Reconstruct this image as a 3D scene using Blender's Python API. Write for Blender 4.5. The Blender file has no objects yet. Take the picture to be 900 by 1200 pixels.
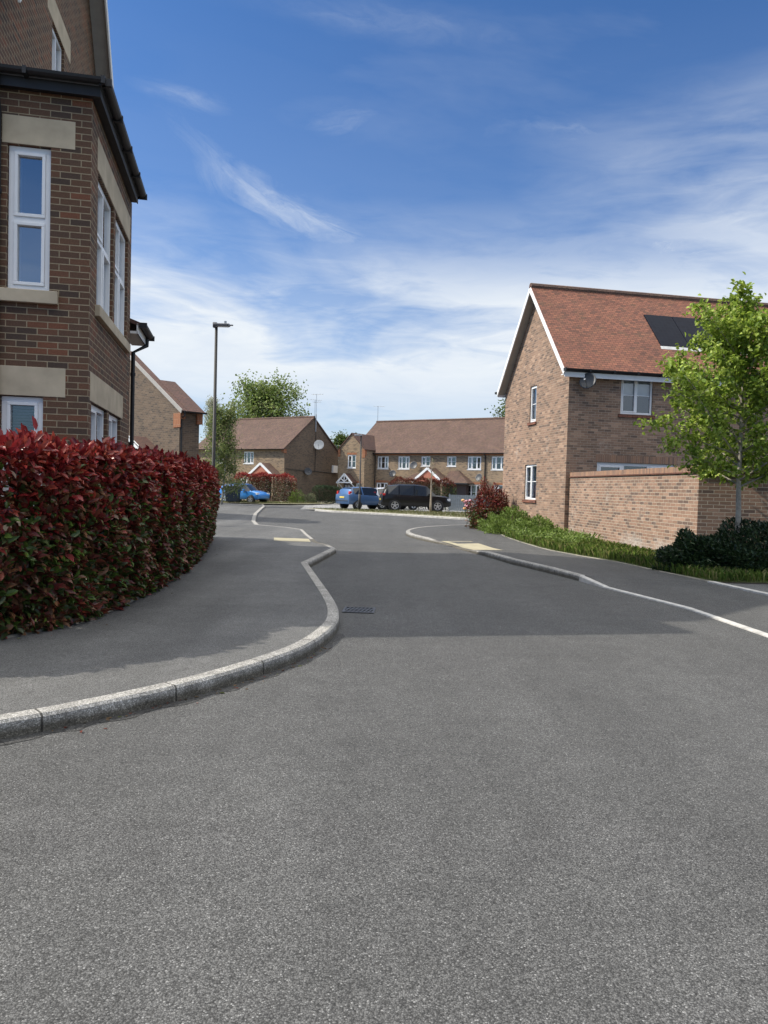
import bpy, math, random
import numpy as np
from mathutils import Vector, Matrix
R = math.radians
rnd = random.Random(7)
rng = np.random.default_rng(11)
S = bpy.context.scene
COL = S.collection

# ------------------------------------------------------------------ camera
cam_d = bpy.data.cameras.new("camera")
cam = bpy.data.objects.new("camera", cam_d)
COL.objects.link(cam)
cam_d.sensor_fit = 'VERTICAL'
cam_d.sensor_height = 36.0
cam_d.lens = 36.0 * 870.0 / 1200.0
cam_d.clip_end = 3000
cam_d.clip_start = 0.05
pitch = math.atan(28 / 870.0)
cam.matrix_world = Matrix.Translation((0, 0, 1.5)) @ Matrix.Rotation(R(90) - pitch, 4, 'X') @ Matrix.Rotation(0.028, 4, 'Z')
S.camera = cam

# ------------------------------------------------------------------ sky
SUN_EL, SUN_AZ = R(42), R(-86.5)          # azimuth from +Y, clockwise
w = bpy.data.worlds.new("World")
S.world = w
w.use_nodes = True
nt = w.node_tree
nt.nodes.clear()
def N(nt, t, **k):
    n = nt.nodes.new(t)
    for a, b in k.items():
        setattr(n, a, b)
    return n
def M(nt, op, a, b=None, c=None, clamp=False):
    n = N(nt, 'ShaderNodeMath', operation=op, use_clamp=clamp)
    for i, v in enumerate((a, b, c)):
        if v is None: continue
        if isinstance(v, (int, float)): n.inputs[i].default_value = v
        else: nt.links.new(v, n.inputs[i])
    return n.outputs[0]
def mixc(nt, fac, a, b, blend='MIX'):
    n = N(nt, 'ShaderNodeMix', data_type='RGBA', blend_type=blend)
    for s, v in ((n.inputs['Factor'], fac), (n.inputs[6], a), (n.inputs[7], b)):
        if isinstance(v, (int, float)): s.default_value = v
        elif isinstance(v, tuple): s.default_value = (*v[:3], 1)
        else: nt.links.new(v, s)
    return n.outputs[2]
def ramp(nt, fac, stops, interp='LINEAR'):
    n = N(nt, 'ShaderNodeValToRGB')
    n.color_ramp.interpolation = interp
    e = n.color_ramp.elements
    while len(e) < len(stops): e.new(0.5)
    for i, (p, c) in enumerate(stops):
        e[i].position = p
        e[i].color = (c, c, c, 1) if isinstance(c, (int, float)) else (*c, 1)
    nt.links.new(fac, n.inputs[0])
    return n.outputs[0]
def noise(nt, vec, scale, detail=3, rough=0.55, dist=0.0):
    n = N(nt, 'ShaderNodeTexNoise')
    n.inputs['Scale'].default_value = scale
    n.inputs['Detail'].default_value = detail
    n.inputs['Roughness'].default_value = rough
    n.inputs['Distortion'].default_value = dist
    if vec is not None: nt.links.new(vec, n.inputs['Vector'])
    return n.outputs[0]

sky = N(nt, 'ShaderNodeTexSky', sky_type='NISHITA', sun_disc=False)
sky.sun_elevation = SUN_EL
sky.sun_rotation = SUN_AZ
sky.air_density = 1.0; sky.dust_density = 0.6; sky.ozone_density = 2.2
tc = N(nt, 'ShaderNodeTexCoord')
sx = N(nt, 'ShaderNodeSeparateXYZ')
nt.links.new(tc.outputs['Generated'], sx.inputs[0])
X, Y, Z = sx.outputs
az = M(nt, 'ARCTAN2', X, Y)
el = M(nt, 'ARCSINE', Z)
# cloud layer seen in perspective: direction projected on a flat layer, streaked
zz = M(nt, 'ADD', M(nt, 'MAXIMUM', Z, 0.0), 0.07)
cx = M(nt, 'DIVIDE', X, zz); cy = M(nt, 'DIVIDE', Y, zz)
def comb(a, b, c=0.0):
    n = N(nt, 'ShaderNodeCombineXYZ')
    for i, v in enumerate((a, b, c)):
        if isinstance(v, (int, float)): n.inputs[i].default_value = v
        else: nt.links.new(v, n.inputs[i])
    return n.outputs[0]
def streak(caz, cel, half, thick, ang, amp, rag):
    ca, sa = math.cos(ang), math.sin(ang)
    da = M(nt, 'SUBTRACT', az, caz); de = M(nt, 'SUBTRACT', el, cel)
    u = M(nt, 'ADD', M(nt, 'MULTIPLY', da, ca), M(nt, 'MULTIPLY', de, sa))
    v = M(nt, 'ADD', M(nt, 'MULTIPLY', da, -sa), M(nt, 'MULTIPLY', de, ca))
    bend = M(nt, 'MULTIPLY', M(nt, 'MULTIPLY', u, u), rag)
    v = M(nt, 'SUBTRACT', v, bend)
    nz = noise(nt, comb(M(nt, 'MULTIPLY', u, 9.0), M(nt, 'MULTIPLY', v, 38.0), caz * 10), 1.0, 5, 0.6, 0.6)
    v = M(nt, 'ADD', v, M(nt, 'MULTIPLY', M(nt, 'SUBTRACT', nz, 0.5), thick * 1.6))
    q = M(nt, 'ADD', M(nt, 'POWER', M(nt, 'ABSOLUTE', M(nt, 'DIVIDE', u, half)), 2.0), M(nt, 'POWER', M(nt, 'ABSOLUTE', M(nt, 'DIVIDE', v, thick)), 2.0))
    g = M(nt, 'POWER', 2.718, M(nt, 'MULTIPLY', q, -1.0))
    fl = ramp(nt, noise(nt, comb(M(nt, 'MULTIPLY', u, 16.0), M(nt, 'MULTIPLY', v, 60.0), caz * 7 + 3), 1.0, 6, 0.65, 0.8), [(0.25, 0.15), (0.7, 1.0)])
    return M(nt, 'MULTIPLY', M(nt, 'MULTIPLY', g, fl), amp)
p1 = comb(M(nt, 'MULTIPLY', cx, 0.55), cy, 0.0)
n1 = noise(nt, p1, 0.75, 7, 0.58, 0.5)
n2 = noise(nt, comb(M(nt, 'MULTIPLY', az, 2.6), M(nt, 'MULTIPLY', M(nt, 'ADD', el, M(nt, 'MULTIPLY', az, 0.12)), 11.0), 4.2), 1.0, 6, 0.5, 0.7)
n3 = noise(nt, comb(M(nt, 'MULTIPLY', az, 9.0), M(nt, 'MULTIPLY', el, 42.0), 1.3), 1.0, 6, 0.62, 0.7)
both = M(nt, 'ADD', M(nt, 'MULTIPLY', n2, 0.78), M(nt, 'MULTIPLY', n3, 0.22))
# low bank of soft cloud, thinning upward and again near the horizon
band = ramp(nt, el, [(0.0, 0.70), (0.09, 0.60), (0.13, 0.85), (0.17, 1.0), (0.245, 0.92), (0.30, 0.36), (0.37, 0.06), (0.55, 0.0)])
lowc = ramp(nt, both, [(0.33, 0.0), (0.52, 1.0)])
bank = M(nt, 'MULTIPLY', band, M(nt, 'ADD', M(nt, 'MULTIPLY', lowc, 0.72), 0.28))
bank = M(nt, 'MULTIPLY', bank, ramp(nt, Y, [(0.0, 0.25), (0.45, 1.0)]))        # the bank lies in the east of this view; it thins behind
# hazy wisps high on the right of the view
rt = M(nt, 'MULTIPLY', ramp(nt, M(nt, 'ADD', az, 0.0), [(0.10, 0.0), (0.45, 1.0)]), ramp(nt, el, [(0.08, 1.0), (0.36, 0.75), (0.50, 0.0)]))
wisp = M(nt, 'MULTIPLY', rt, ramp(nt, both, [(0.36, 0.20), (0.58, 0.85)]))
high = M(nt, 'MULTIPLY', ramp(nt, n1, [(0.52, 0.0), (0.80, 0.30)]), ramp(nt, el, [(0.2, 0.3), (0.5, 1.0)]))
tot = M(nt, 'MAXIMUM', bank, wisp)
tot = M(nt, 'MAXIMUM', tot, high)
for a in ((-0.135, 0.345, 0.125, 0.020, -0.36, 0.60, 0.9), (-0.235, 0.385, 0.035, 0.020, -1.0, 0.30, 0.0), (-0.27, 0.455, 0.05, 0.010, -0.10, 0.28, 0.0),
          (-0.07, 0.452, 0.045, 0.016, 0.15, 0.22, 0.0), (0.0, 0.55, 0.16, 0.016, -0.08, 0.14, 0.0), (0.27, 0.43, 0.13, 0.018, -0.12, 0.22, 0.0),
          (0.12, 0.31, 0.05, 0.010, -0.2, 0.30, 0.0), (0.02, 0.265, 0.16, 0.016, -0.10, 0.55, 0.0), (0.37, 0.30, 0.2, 0.035, 0.12, 0.55, 0.0)):
    tot = M(nt, 'MAXIMUM', tot, streak(*a))
# broken bright cloud added overhead, out of view, as neutral fill light
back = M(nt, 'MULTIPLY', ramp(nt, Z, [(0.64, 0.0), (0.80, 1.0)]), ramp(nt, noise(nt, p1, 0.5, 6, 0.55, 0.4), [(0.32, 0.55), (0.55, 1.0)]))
tot = M(nt, 'MINIMUM', tot, 0.94)
tint = mixc(nt, 1.0, sky.outputs[0], (0.275, 0.435, 0.625), 'MULTIPLY')
cloudcol = ramp(nt, n3, [(0.3, (3.5, 3.8, 4.15)), (0.7, (4.0, 4.2, 4.35))])
col = mixc(nt, tot, tint, cloudcol)
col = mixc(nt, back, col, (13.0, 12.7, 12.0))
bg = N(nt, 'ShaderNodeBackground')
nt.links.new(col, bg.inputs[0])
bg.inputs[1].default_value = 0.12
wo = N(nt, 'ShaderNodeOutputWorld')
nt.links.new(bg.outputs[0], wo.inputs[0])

# ------------------------------------------------------------------ sun, exposure
sd = bpy.data.lights.new("sun", 'SUN')
sd.energy = 2.8; sd.angle = R(0.6); sd.color = (1.0, 0.93, 0.81)
sun = bpy.data.objects.new("sun", sd)
COL.objects.link(sun)
sdir = Vector((math.sin(SUN_AZ) * math.cos(SUN_EL), math.cos(SUN_AZ) * math.cos(SUN_EL), math.sin(SUN_EL)))
sun.rotation_euler = sdir.to_track_quat('Z', 'Y').to_euler()
S.view_settings.view_transform = 'Standard'
S.view_settings.look = 'None'
S.view_settings.exposure = 0.92
S.view_settings.gamma = 1.0
S.view_settings.use_curve_mapping = False

# ------------------------------------------------------------------ materials
def new_mat(name):
    m = bpy.data.materials.new(name); m.use_nodes = True
    nt = m.node_tree
    return m, nt, nt.nodes['Principled BSDF']
def setc(nt, sock, v):
    if isinstance(v, tuple): sock.default_value = (*v[:3], 1)
    elif isinstance(v, (int, float)): sock.default_value = v
    else: nt.links.new(v, sock)
def pos(nt): return N(nt, 'ShaderNodeNewGeometry').outputs['Position']
def objc(nt): return N(nt, 'ShaderNodeTexCoord').outputs['Object']
def uvn(nt):
    n = N(nt, 'ShaderNodeUVMap'); n.uv_map = 'UVMap'; return n.outputs[0]
def bump(nt, bs, h, dist=0.01, strength=1.0):
    b = N(nt, 'ShaderNodeBump'); b.inputs['Distance'].default_value = dist; b.inputs['Strength'].default_value = strength
    nt.links.new(h, b.inputs['Height']); nt.links.new(b.outputs[0], bs.inputs['Normal'])
def mat_plain(name, c, rough=0.5, metal=0.0, vary=0.12, scale=6.0, spec=0.5, coat=0.0):
    m, nt, b = new_mat(name)
    nz = noise(nt, objc(nt), scale, 4)
    lo = tuple(x * (1 - vary) for x in c); hi = tuple(min(1, x * (1 + vary)) for x in c)
    setc(nt, b.inputs['Base Color'], ramp(nt, nz, [(0.3, lo), (0.7, hi)]))
    setc(nt, b.inputs['Roughness'], rough); b.inputs['Metallic'].default_value = metal
    b.inputs['Specular IOR Level'].default_value = spec
    if coat: b.inputs['Coat Weight'].default_value = coat; b.inputs['Coat Roughness'].default_value = 0.04
    return m
def mat_brick(name, cols, mortar, bl=0.225, rh=0.075, mw=0.010, big=0.25, white=0.0, offset=0.5, bumpd=0.006, msmooth=0.15, low=0.0):
    m, nt, b = new_mat(name)
    uv = uvn(nt)
    br = N(nt, 'ShaderNodeTexBrick', offset=offset)
    nt.links.new(uv, br.inputs['Vector'])
    br.inputs['Scale'].default_value = 1.0
    br.inputs['Color1'].default_value = (0, 0, 0, 1); br.inputs['Color2'].default_value = (1, 1, 1, 1)
    br.inputs['Mortar'].default_value = (0.5, 0.5, 0.5, 1)
    br.inputs['Mortar Size'].default_value = mw / 2
    br.inputs['Mortar Smooth'].default_value = msmooth
    br.inputs['Brick Width'].default_value = bl; br.inputs['Row Height'].default_value = rh
    n = len(cols)
    bc = ramp(nt, br.outputs['Color'], [((i + 0.5) / n, c) for i, c in enumerate(cols)])
    f = noise(nt, uv, 60, 4, 0.65)
    bc = mixc(nt, 1.0, bc, ramp(nt, f, [(0.25, 0.72), (0.75, 1.25)]), 'MULTIPLY')
    g = noise(nt, uv, 0.6, 4, 0.6)
    bc = mixc(nt, 1.0, bc, ramp(nt, g, [(0.3, 1 - big), (0.7, 1 + big)]), 'MULTIPLY')
    mo = mixc(nt, 1.0, mortar, ramp(nt, noise(nt, uv, 9, 4), [(0.3, 0.75), (0.7, 1.2)]), 'MULTIPLY')
    c = mixc(nt, br.outputs['Fac'], bc, mo)
    if white > 0:                                # lime bloom on some bricks
        wn = M(nt, 'MULTIPLY', ramp(nt, noise(nt, uv, 1.1, 5, 0.7, 0.5), [(0.55, 0.0), (0.75, 1.0)]), ramp(nt, noise(nt, uv, 7.0, 4, 0.7), [(0.45, 0.0), (0.65, 1.0)]))
        c = mixc(nt, M(nt, 'MULTIPLY', wn, white), c, (0.55, 0.50, 0.44))
    if low > 0:                                  # salt bloom rising from the ground
        sv = N(nt, 'ShaderNodeSeparateXYZ'); nt.links.new(uv, sv.inputs[0])
        hgt_ = M(nt, 'ADD', sv.outputs[1], M(nt, 'MULTIPLY', M(nt, 'SUBTRACT', noise(nt, uv, 1.0, 5, 0.65, 0.4), 0.5), -1.9))
        bl_ = M(nt, 'MULTIPLY', ramp(nt, hgt_, [(0.12, 1.0), (0.5, 0.0)]), ramp(nt, noise(nt, uv, 16, 4, 0.7), [(0.35, 0.1), (0.6, 1.0)]))
        c = mixc(nt, M(nt, 'MULTIPLY', bl_, low), c, (0.56, 0.52, 0.47))
    setc(nt, b.inputs['Base Color'], c)
    b.inputs['Roughness'].default_value = 0.88; b.inputs['Specular IOR Level'].default_value = 0.25
    h = M(nt, 'SUBTRACT', M(nt, 'MULTIPLY', f, 0.5), br.outputs['Fac'])
    bump(nt, b, h, bumpd, 0.8)
    return m
def mat_tiles(name, cols, tw=0.165, th=0.10, big=0.25, moss=0.0, bd=0.03):
    m, nt, b = new_mat(name)
    uv = uvn(nt)
    br = N(nt, 'ShaderNodeTexBrick', offset=0.5)
    nt.links.new(uv, br.inputs['Vector'])
    br.inputs['Scale'].default_value = 1.0
    br.inputs['Color1'].default_value = (0, 0, 0, 1); br.inputs['Color2'].default_value = (1, 1, 1, 1)
    br.inputs['Mortar'].default_value = (0.5, 0.5, 0.5, 1)
    br.inputs['Mortar Size'].default_value = 0.009
    br.inputs['Brick Width'].default_value = tw; br.inputs['Row Height'].default_value = th
    n = len(cols)
    bc = ramp(nt, br.outputs['Color'], [((i + 0.5) / n, c) for i, c in enumerate(cols)])
    g = noise(nt, uv, 0.8, 5, 0.65, 0.6)
    bc = mixc(nt, 1.0, bc, ramp(nt, g, [(0.3, 1 - big), (0.7, 1 + big)]), 'MULTIPLY')
    if moss: bc = mixc(nt, M(nt, 'MULTIPLY', ramp(nt, noise(nt, uv, 2.2, 5, 0.7), [(0.5, 0.0), (0.75, 1.0)]), moss), bc, (0.16, 0.13, 0.06))
    bc = mixc(nt, M(nt, 'MULTIPLY', br.outputs['Fac'], 0.85), bc, (0.05, 0.03, 0.025))  # dark lines between tiles: the course shadow gaps painted into the colour
    setc(nt, b.inputs['Base Color'], bc)
    b.inputs['Roughness'].default_value = 0.85; b.inputs['Specular IOR Level'].default_value = 0.25
    sv = N(nt, 'ShaderNodeSeparateXYZ'); nt.links.new(uv, sv.inputs[0])
    fr = M(nt, 'SUBTRACT', 1.0, M(nt, 'FRACT', M(nt, 'DIVIDE', sv.outputs[1], th)))     # lower edge of each course is proud
    h = M(nt, 'ADD', fr, M(nt, 'MULTIPLY', noise(nt, uv, 12, 3), 0.5))
    bump(nt, b, h, bd, 0.9)
    return m
def mat_asphalt(name, base, chip, scale, big=0.15, fine=0.6, bd=0.004):
    m, nt, b = new_mat(name)
    p = pos(nt)
    v = N(nt, 'ShaderNodeTexVoronoi'); v.inputs['Scale'].default_value = scale
    nt.links.new(p, v.inputs['Vector'])
    sc = N(nt, 'ShaderNodeSeparateColor'); nt.links.new(v.outputs['Color'], sc.inputs[0])
    k = ramp(nt, sc.outputs[0], [(0.0, base * 0.45), (0.45, base * 0.95), (0.84, base * 1.35), (0.965, base * 1.75), (0.985, chip), (1.0, chip)])
    edge = ramp(nt, M(nt, 'MULTIPLY', v.outputs['Distance'], 1.0), [(0.25, 1.0), (0.75, 0.45)])
    c = mixc(nt, 1.0, k, edge, 'MULTIPLY')
    g = noise(nt, p, 0.55, 5, 0.6, 0.4)
    c = mixc(nt, 1.0, c, ramp(nt, g, [(0.3, 1 - big), (0.7, 1 + big)]), 'MULTIPLY')
    g2 = noise(nt, p, 4.5, 5, 0.7, 0.2)
    c = mixc(nt, 1.0, c, ramp(nt, g2, [(0.3, 0.86), (0.7, 1.13)]), 'MULTIPLY')
    mp = N(nt, 'ShaderNodeMapping'); mp.inputs['Scale'].default_value = (1.5, 0.10, 1.0); mp.inputs['Rotation'].default_value = (0, 0, R(-9)); nt.links.new(p, mp.inputs[0])
    c = mixc(nt, 1.0, c, ramp(nt, noise(nt, mp.outputs[0], 1.0, 4, 0.5), [(0.3, 1 - big), (0.7, 1 + big)]), 'MULTIPLY')      # wheel tracks
    oil = ramp(nt, noise(nt, p, 1.7, 3, 0.5), [(0.66, 0.0), (0.76, 0.35)])
    c = mixc(nt, oil, c, (base * .5, base * .5, base * .48))
    c = mixc(nt, 1.0, c, (1.0, 1.0, 0.985), 'MULTIPLY')
    setc(nt, b.inputs['Base Color'], c)
    b.inputs['Roughness'].default_value = 0.78; b.inputs['Specular IOR Level'].default_value = 0.35
    h = M(nt, 'ADD', M(nt, 'MULTIPLY', M(nt, 'SUBTRACT', 1.0, v.outputs['Distance']), fine), sc.outputs[1])
    bump(nt, b, h, bd, 0.9)
    return m
def mat_leaf(name, rough=0.4, trans=0.25, spec=0.5):
    m, nt, b = new_mat(name)
    a = N(nt, 'ShaderNodeAttribute'); a.attribute_name = 'leaf'
    setc(nt, b.inputs['Base Color'], a.outputs[0])
    b.inputs['Roughness'].default_value = rough; b.inputs['Specular IOR Level'].default_value = spec
    t = N(nt, 'ShaderNodeBsdfTranslucent'); nt.links.new(a.outputs[0], t.inputs[0])
    mx = N(nt, 'ShaderNodeMixShader'); mx.inputs[0].default_value = trans
    nt.links.new(b.outputs[0], mx.inputs[1]); nt.links.new(t.outputs[0], mx.inputs[2])
    nt.links.new(mx.outputs[0], nt.nodes['Material Output'].inputs[0])
    return m
def mat_glass(name, mirror=0.12, tint=(0.75, 0.8, 0.82)):
    m, nt, b = new_mat(name)
    nt.nodes.remove(b)
    tr = N(nt, 'ShaderNodeBsdfTransparent'); tr.inputs[0].default_value = (*tint, 1)
    gl = N(nt, 'ShaderNodeBsdfGlossy'); gl.inputs['Roughness'].default_value = 0.015; gl.inputs[0].default_value = (0.95, 0.97, 1, 1)
    fr = N(nt, 'ShaderNodeFresnel'); fr.inputs[0].default_value = 1.5
    nz = noise(nt, objc(nt), 1.3, 1)
    bp = N(nt, 'ShaderNodeBump'); bp.inputs['Distance'].default_value = 0.004; nt.links.new(nz, bp.inputs['Height'])
    nt.links.new(bp.outputs[0], gl.inputs['Normal'])
    mx = N(nt, 'ShaderNodeMixShader')
    nt.links.new(M(nt, 'ADD', fr.outputs[0], mirror, clamp=True), mx.inputs[0])
    nt.links.new(tr.outputs[0], mx.inputs[1]); nt.links.new(gl.outputs[0], mx.inputs[2])
    nt.links.new(mx.outputs[0], nt.nodes['Material Output'].inputs[0])
    return m

MT = {}
MT['brick_dark'] = mat_brick('dark multi brick', [(0.074, 0.051, 0.040), (0.134, 0.072, 0.045), (0.103, 0.061, 0.043), (0.121, 0.070, 0.046), (0.085, 0.057, 0.043), (0.146, 0.073, 0.045), (0.112, 0.066, 0.044), (0.175, 0.074, 0.044)], (0.31, 0.25, 0.165), mw=0.012, big=0.14)
MT['brick_right'] = mat_brick('orange multi brick', [(0.155, 0.11, 0.088), (0.21, 0.145, 0.108), (0.27, 0.175, 0.125), (0.32, 0.21, 0.15), (0.23, 0.155, 0.115), (0.31, 0.20, 0.14), (0.26, 0.17, 0.125), (0.39, 0.26, 0.185)], (0.38, 0.315, 0.245), mw=0.011, white=0.55, big=0.12)
MT['brick_wall'] = mat_brick('garden wall brick', [(0.15, 0.105, 0.085), (0.21, 0.14, 0.105), (0.27, 0.17, 0.12), (0.30, 0.19, 0.135), (0.24, 0.155, 0.115), (0.32, 0.205, 0.145), (0.28, 0.175, 0.125), (0.36, 0.235, 0.17)], (0.47, 0.40, 0.32), mw=0.013, white=0.8, big=0.14, low=0.75)
MT['brick_soldier'] = mat_brick('soldier brick', [(0.20, 0.13, 0.10), (0.30, 0.18, 0.125), (0.25, 0.155, 0.11), (0.34, 0.20, 0.13)], (0.34, 0.275, 0.205), bl=0.075, rh=0.5, offset=0.0, mw=0.010, big=0.08)
MT['brick_buff'] = mat_brick('buff stock brick', [(0.16, 0.12, 0.085), (0.32, 0.235, 0.15), (0.26, 0.19, 0.125), (0.35, 0.25, 0.16), (0.20, 0.15, 0.11), (0.30, 0.215, 0.14)], (0.36, 0.30, 0.22), mw=0.011, big=0.10)
MT['brick_grey'] = mat_brick('grey brown brick', [(0.09, 0.07, 0.057), (0.165, 0.118, 0.084), (0.135, 0.10, 0.075), (0.18, 0.13, 0.092), (0.105, 0.08, 0.064), (0.155, 0.11, 0.08)], (0.22, 0.185, 0.14), mw=0.011, big=0.12)
MT['brick_orange'] = mat_brick('orange brick', [(0.29, 0.11, 0.055), (0.35, 0.14, 0.068), (0.31, 0.12, 0.06)], (0.36, 0.28, 0.2), bl=0.075, rh=0.225, offset=0.0, big=0.08)
MT['pink'] = mat_brick('red tile hanging', [(0.42, 0.16, 0.11), (0.48, 0.19, 0.13), (0.45, 0.175, 0.12)], (0.3, 0.12, 0.09), bl=0.165, rh=0.1, mw=0.006, big=0.08)
MT['tile_red'] = mat_tiles('orange red clay tiles', [(0.115, 0.054, 0.039), (0.195, 0.080, 0.053), (0.165, 0.071, 0.048), (0.235, 0.095, 0.060), (0.14, 0.060, 0.044), (0.205, 0.085, 0.055)], big=0.14, moss=0.25)
MT['tile_brown'] = mat_tiles('brown weathered clay tiles', [(0.090, 0.060, 0.050), (0.125, 0.078, 0.062), (0.105, 0.068, 0.057), (0.140, 0.086, 0.066)], big=0.22, moss=0.35)
MT['tile_dark'] = mat_tiles('dark brown tiles', [(0.075, 0.046, 0.040), (0.105, 0.058, 0.046), (0.09, 0.05, 0.044)], big=0.2, moss=0.2)
MT['road'] = mat_asphalt('worn asphalt', 0.106, 0.27, 170, big=0.12, bd=0.004)
MT['pave'] = mat_asphalt('footway asphalt', 0.130, 0.22, 190, big=0.19, bd=0.002)
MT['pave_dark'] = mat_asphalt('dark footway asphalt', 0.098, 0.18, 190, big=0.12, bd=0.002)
MT['stone'] = mat_plain('bath stone', (0.46, 0.39, 0.285), 0.85, vary=0.16, scale=3.0, spec=0.25)
MT['white'] = mat_plain('white upvc', (0.78, 0.79, 0.80), 0.35, vary=0.03)
MT['cream'] = mat_plain('painted white timber', (0.74, 0.73, 0.70), 0.5, vary=0.06)
MT['soffit'] = mat_plain('grey soffit', (0.36, 0.34, 0.315), 0.6, vary=0.08)
MT['black'] = mat_plain('black plastic', (0.012, 0.012, 0.014), 0.55, vary=0.2)
MT['blackmetal'] = mat_plain('black painted steel', (0.012, 0.012, 0.013), 0.6, vary=0.2)
MT['greymetal'] = mat_plain('grey metal', (0.22, 0.23, 0.25), 0.4, metal=0.6, vary=0.15)
MT['galv'] = mat_plain('galvanised steel', (0.42, 0.43, 0.44), 0.4, metal=0.8, vary=0.15)
MT['dishgrey'] = mat_plain('dish grey', (0.05, 0.054, 0.06), 0.5, vary=0.08)
MT['dishwhite'] = mat_plain('dish white', (0.62, 0.63, 0.62), 0.5, vary=0.08)
MT['glass'] = mat_glass('window glass', 0.10)
MT['glass_sky'] = mat_glass('reflective window glass', 0.33)
MT['interior'] = mat_plain('room interior', (0.03, 0.028, 0.026), 0.9, vary=0.2)
MT['blind'] = mat_plain('pale blind', (0.62, 0.64, 0.66), 0.7, vary=0.05)
MT['curtain'] = mat_plain('net curtain', (0.55, 0.56, 0.58), 0.9, vary=0.15, scale=14)
MT['soil'] = mat_plain('soil', (0.024, 0.018, 0.013), 0.95, vary=0.4, scale=9)
MT['turf'] = mat_plain('turf base', (0.055, 0.075, 0.022), 0.95, vary=0.45, scale=4)
MT['verge'] = mat_plain('thin pale verge', (0.19, 0.18, 0.115), 0.95, vary=0.3, scale=5)
MT['gravel'] = mat_asphalt('pale gravel', 0.30, 0.6, 45, big=0.15)
MT['bark_pale'] = mat_plain('pale bark', (0.30, 0.27, 0.22), 0.85, vary=0.3, scale=14)
MT['bark'] = mat_plain('bark', (0.10, 0.075, 0.055), 0.9, vary=0.35, scale=12)
MT['bark_white'] = mat_plain('whitish bark', (0.36, 0.35, 0.31), 0.85, vary=0.25, scale=8)
MT['leaf_gloss'] = mat_leaf('glossy leaf', 0.36, 0.24, 0.45)
MT['leaf_soft'] = mat_leaf('soft leaf', 0.5, 0.38, 0.35)
MT['grassb'] = mat_leaf('grass blade', 0.55, 0.35, 0.3)
MT['tyre'] = mat_plain('tyre rubber', (0.018, 0.018, 0.019), 0.8, vary=0.2)
MT['alloy'] = mat_plain('alloy', (0.62, 0.63, 0.65), 0.3, metal=0.7, vary=0.05)
MT['carglass'] = mat_plain('car glass', (0.012, 0.014, 0.016), 0.05, vary=0.1, spec=0.8)
MT['paint_black'] = mat_plain('black car paint', (0.006, 0.006, 0.007), 0.3, vary=0.05, spec=0.3, coat=0.35)
MT['paint_blue'] = mat_plain('bright blue car paint', (0.04, 0.23, 0.62), 0.3, metal=0.2, vary=0.04, coat=0.8)
MT['paint_slate'] = mat_plain('slate blue car paint', (0.055, 0.125, 0.26), 0.32, metal=0.3, vary=0.04, coat=0.8)
MT['paint_white'] = mat_plain('white car paint', (0.74, 0.75, 0.77), 0.3, vary=0.02, coat=0.8)
MT['lamp_red'] = mat_plain('red lamp lens', (0.50, 0.025, 0.02), 0.2, vary=0.1)
MT['lamp_clear'] = mat_plain('clear lamp lens', (0.60, 0.62, 0.64), 0.12, vary=0.1)
MT['plate_yellow'] = mat_plain('yellow plate', (0.75, 0.55, 0.10), 0.4, vary=0.05)
MT['bin_navy'] = mat_plain('navy bin plastic', (0.016, 0.024, 0.036), 0.5, vary=0.1)
MT['bin_blue'] = mat_plain('blue lid plastic', (0.03, 0.07, 0.22), 0.45, vary=0.1)
MT['fence_grey'] = mat_plain('grey stained boards', (0.22, 0.25, 0.27), 0.8, vary=0.18, scale=9)
MT['timber'] = mat_plain('weathered timber', (0.30, 0.25, 0.19), 0.85, vary=0.25, scale=10)
MT['iron'] = mat_plain('cast iron', (0.075, 0.075, 0.076), 0.5, metal=0.5, vary=0.4, scale=25)
MT['door_dark'] = mat_plain('dark door', (0.06, 0.035, 0.03), 0.5, vary=0.1)
def mat_kerb():
    m, nt, b = new_mat('kerb concrete')
    uv = uvn(nt)
    br = N(nt, 'ShaderNodeTexBrick', offset=0.0)
    nt.links.new(uv, br.inputs['Vector'])
    for k, v in (('Scale', 1.0), ('Mortar Size', 0.007), ('Brick Width', 0.915), ('Row Height', 9.0)): br.inputs[k].default_value = v
    br.inputs['Color1'].default_value = (0.9, 0.9, 0.9, 1); br.inputs['Color2'].default_value = (1.08, 1.07, 1.05, 1); br.inputs['Mortar'].default_value = (0.25, 0.24, 0.22, 1)
    p = pos(nt)
    v = N(nt, 'ShaderNodeTexVoronoi'); v.inputs['Scale'].default_value = 150; nt.links.new(p, v.inputs['Vector'])
    sc = N(nt, 'ShaderNodeSeparateColor'); nt.links.new(v.outputs['Color'], sc.inputs[0])
    c = ramp(nt, sc.outputs[0], [(0.0, (0.15, 0.147, 0.135)), (0.55, (0.27, 0.262, 0.245)), (0.85, (0.40, 0.39, 0.37)), (1.0, (0.58, 0.57, 0.55))])
    c = mixc(nt, 1.0, c, br.outputs['Color'], 'MULTIPLY')
    g = noise(nt, p, 5, 6, 0.7, 0.3)
    c = mixc(nt, 1.0, c, ramp(nt, g, [(0.3, 0.62), (0.65, 1.2)]), 'MULTIPLY')
    sz = N(nt, 'ShaderNodeSeparateXYZ'); nt.links.new(p, sz.inputs[0])
    dirt = ramp(nt, M(nt, 'ADD', M(nt, 'MULTIPLY', sz.outputs[2], 9.0), M(nt, 'MULTIPLY', g, 0.5)), [(0.55, 0.0), (1.2, 1.0)])
    c = mixc(nt, dirt, mixc(nt, 1.0, c, (0.34, 0.315, 0.265), 'MULTIPLY'), c)        # tyre and gutter grime low on the face
    setc(nt, b.inputs['Base Color'], c); b.inputs['Roughness'].default_value = 0.85
    bump(nt, b, M(nt, 'ADD', M(nt, 'MULTIPLY', br.outputs['Fac'], -2.0), sc.outputs[0]), 0.003, 0.7)
    return m
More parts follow.
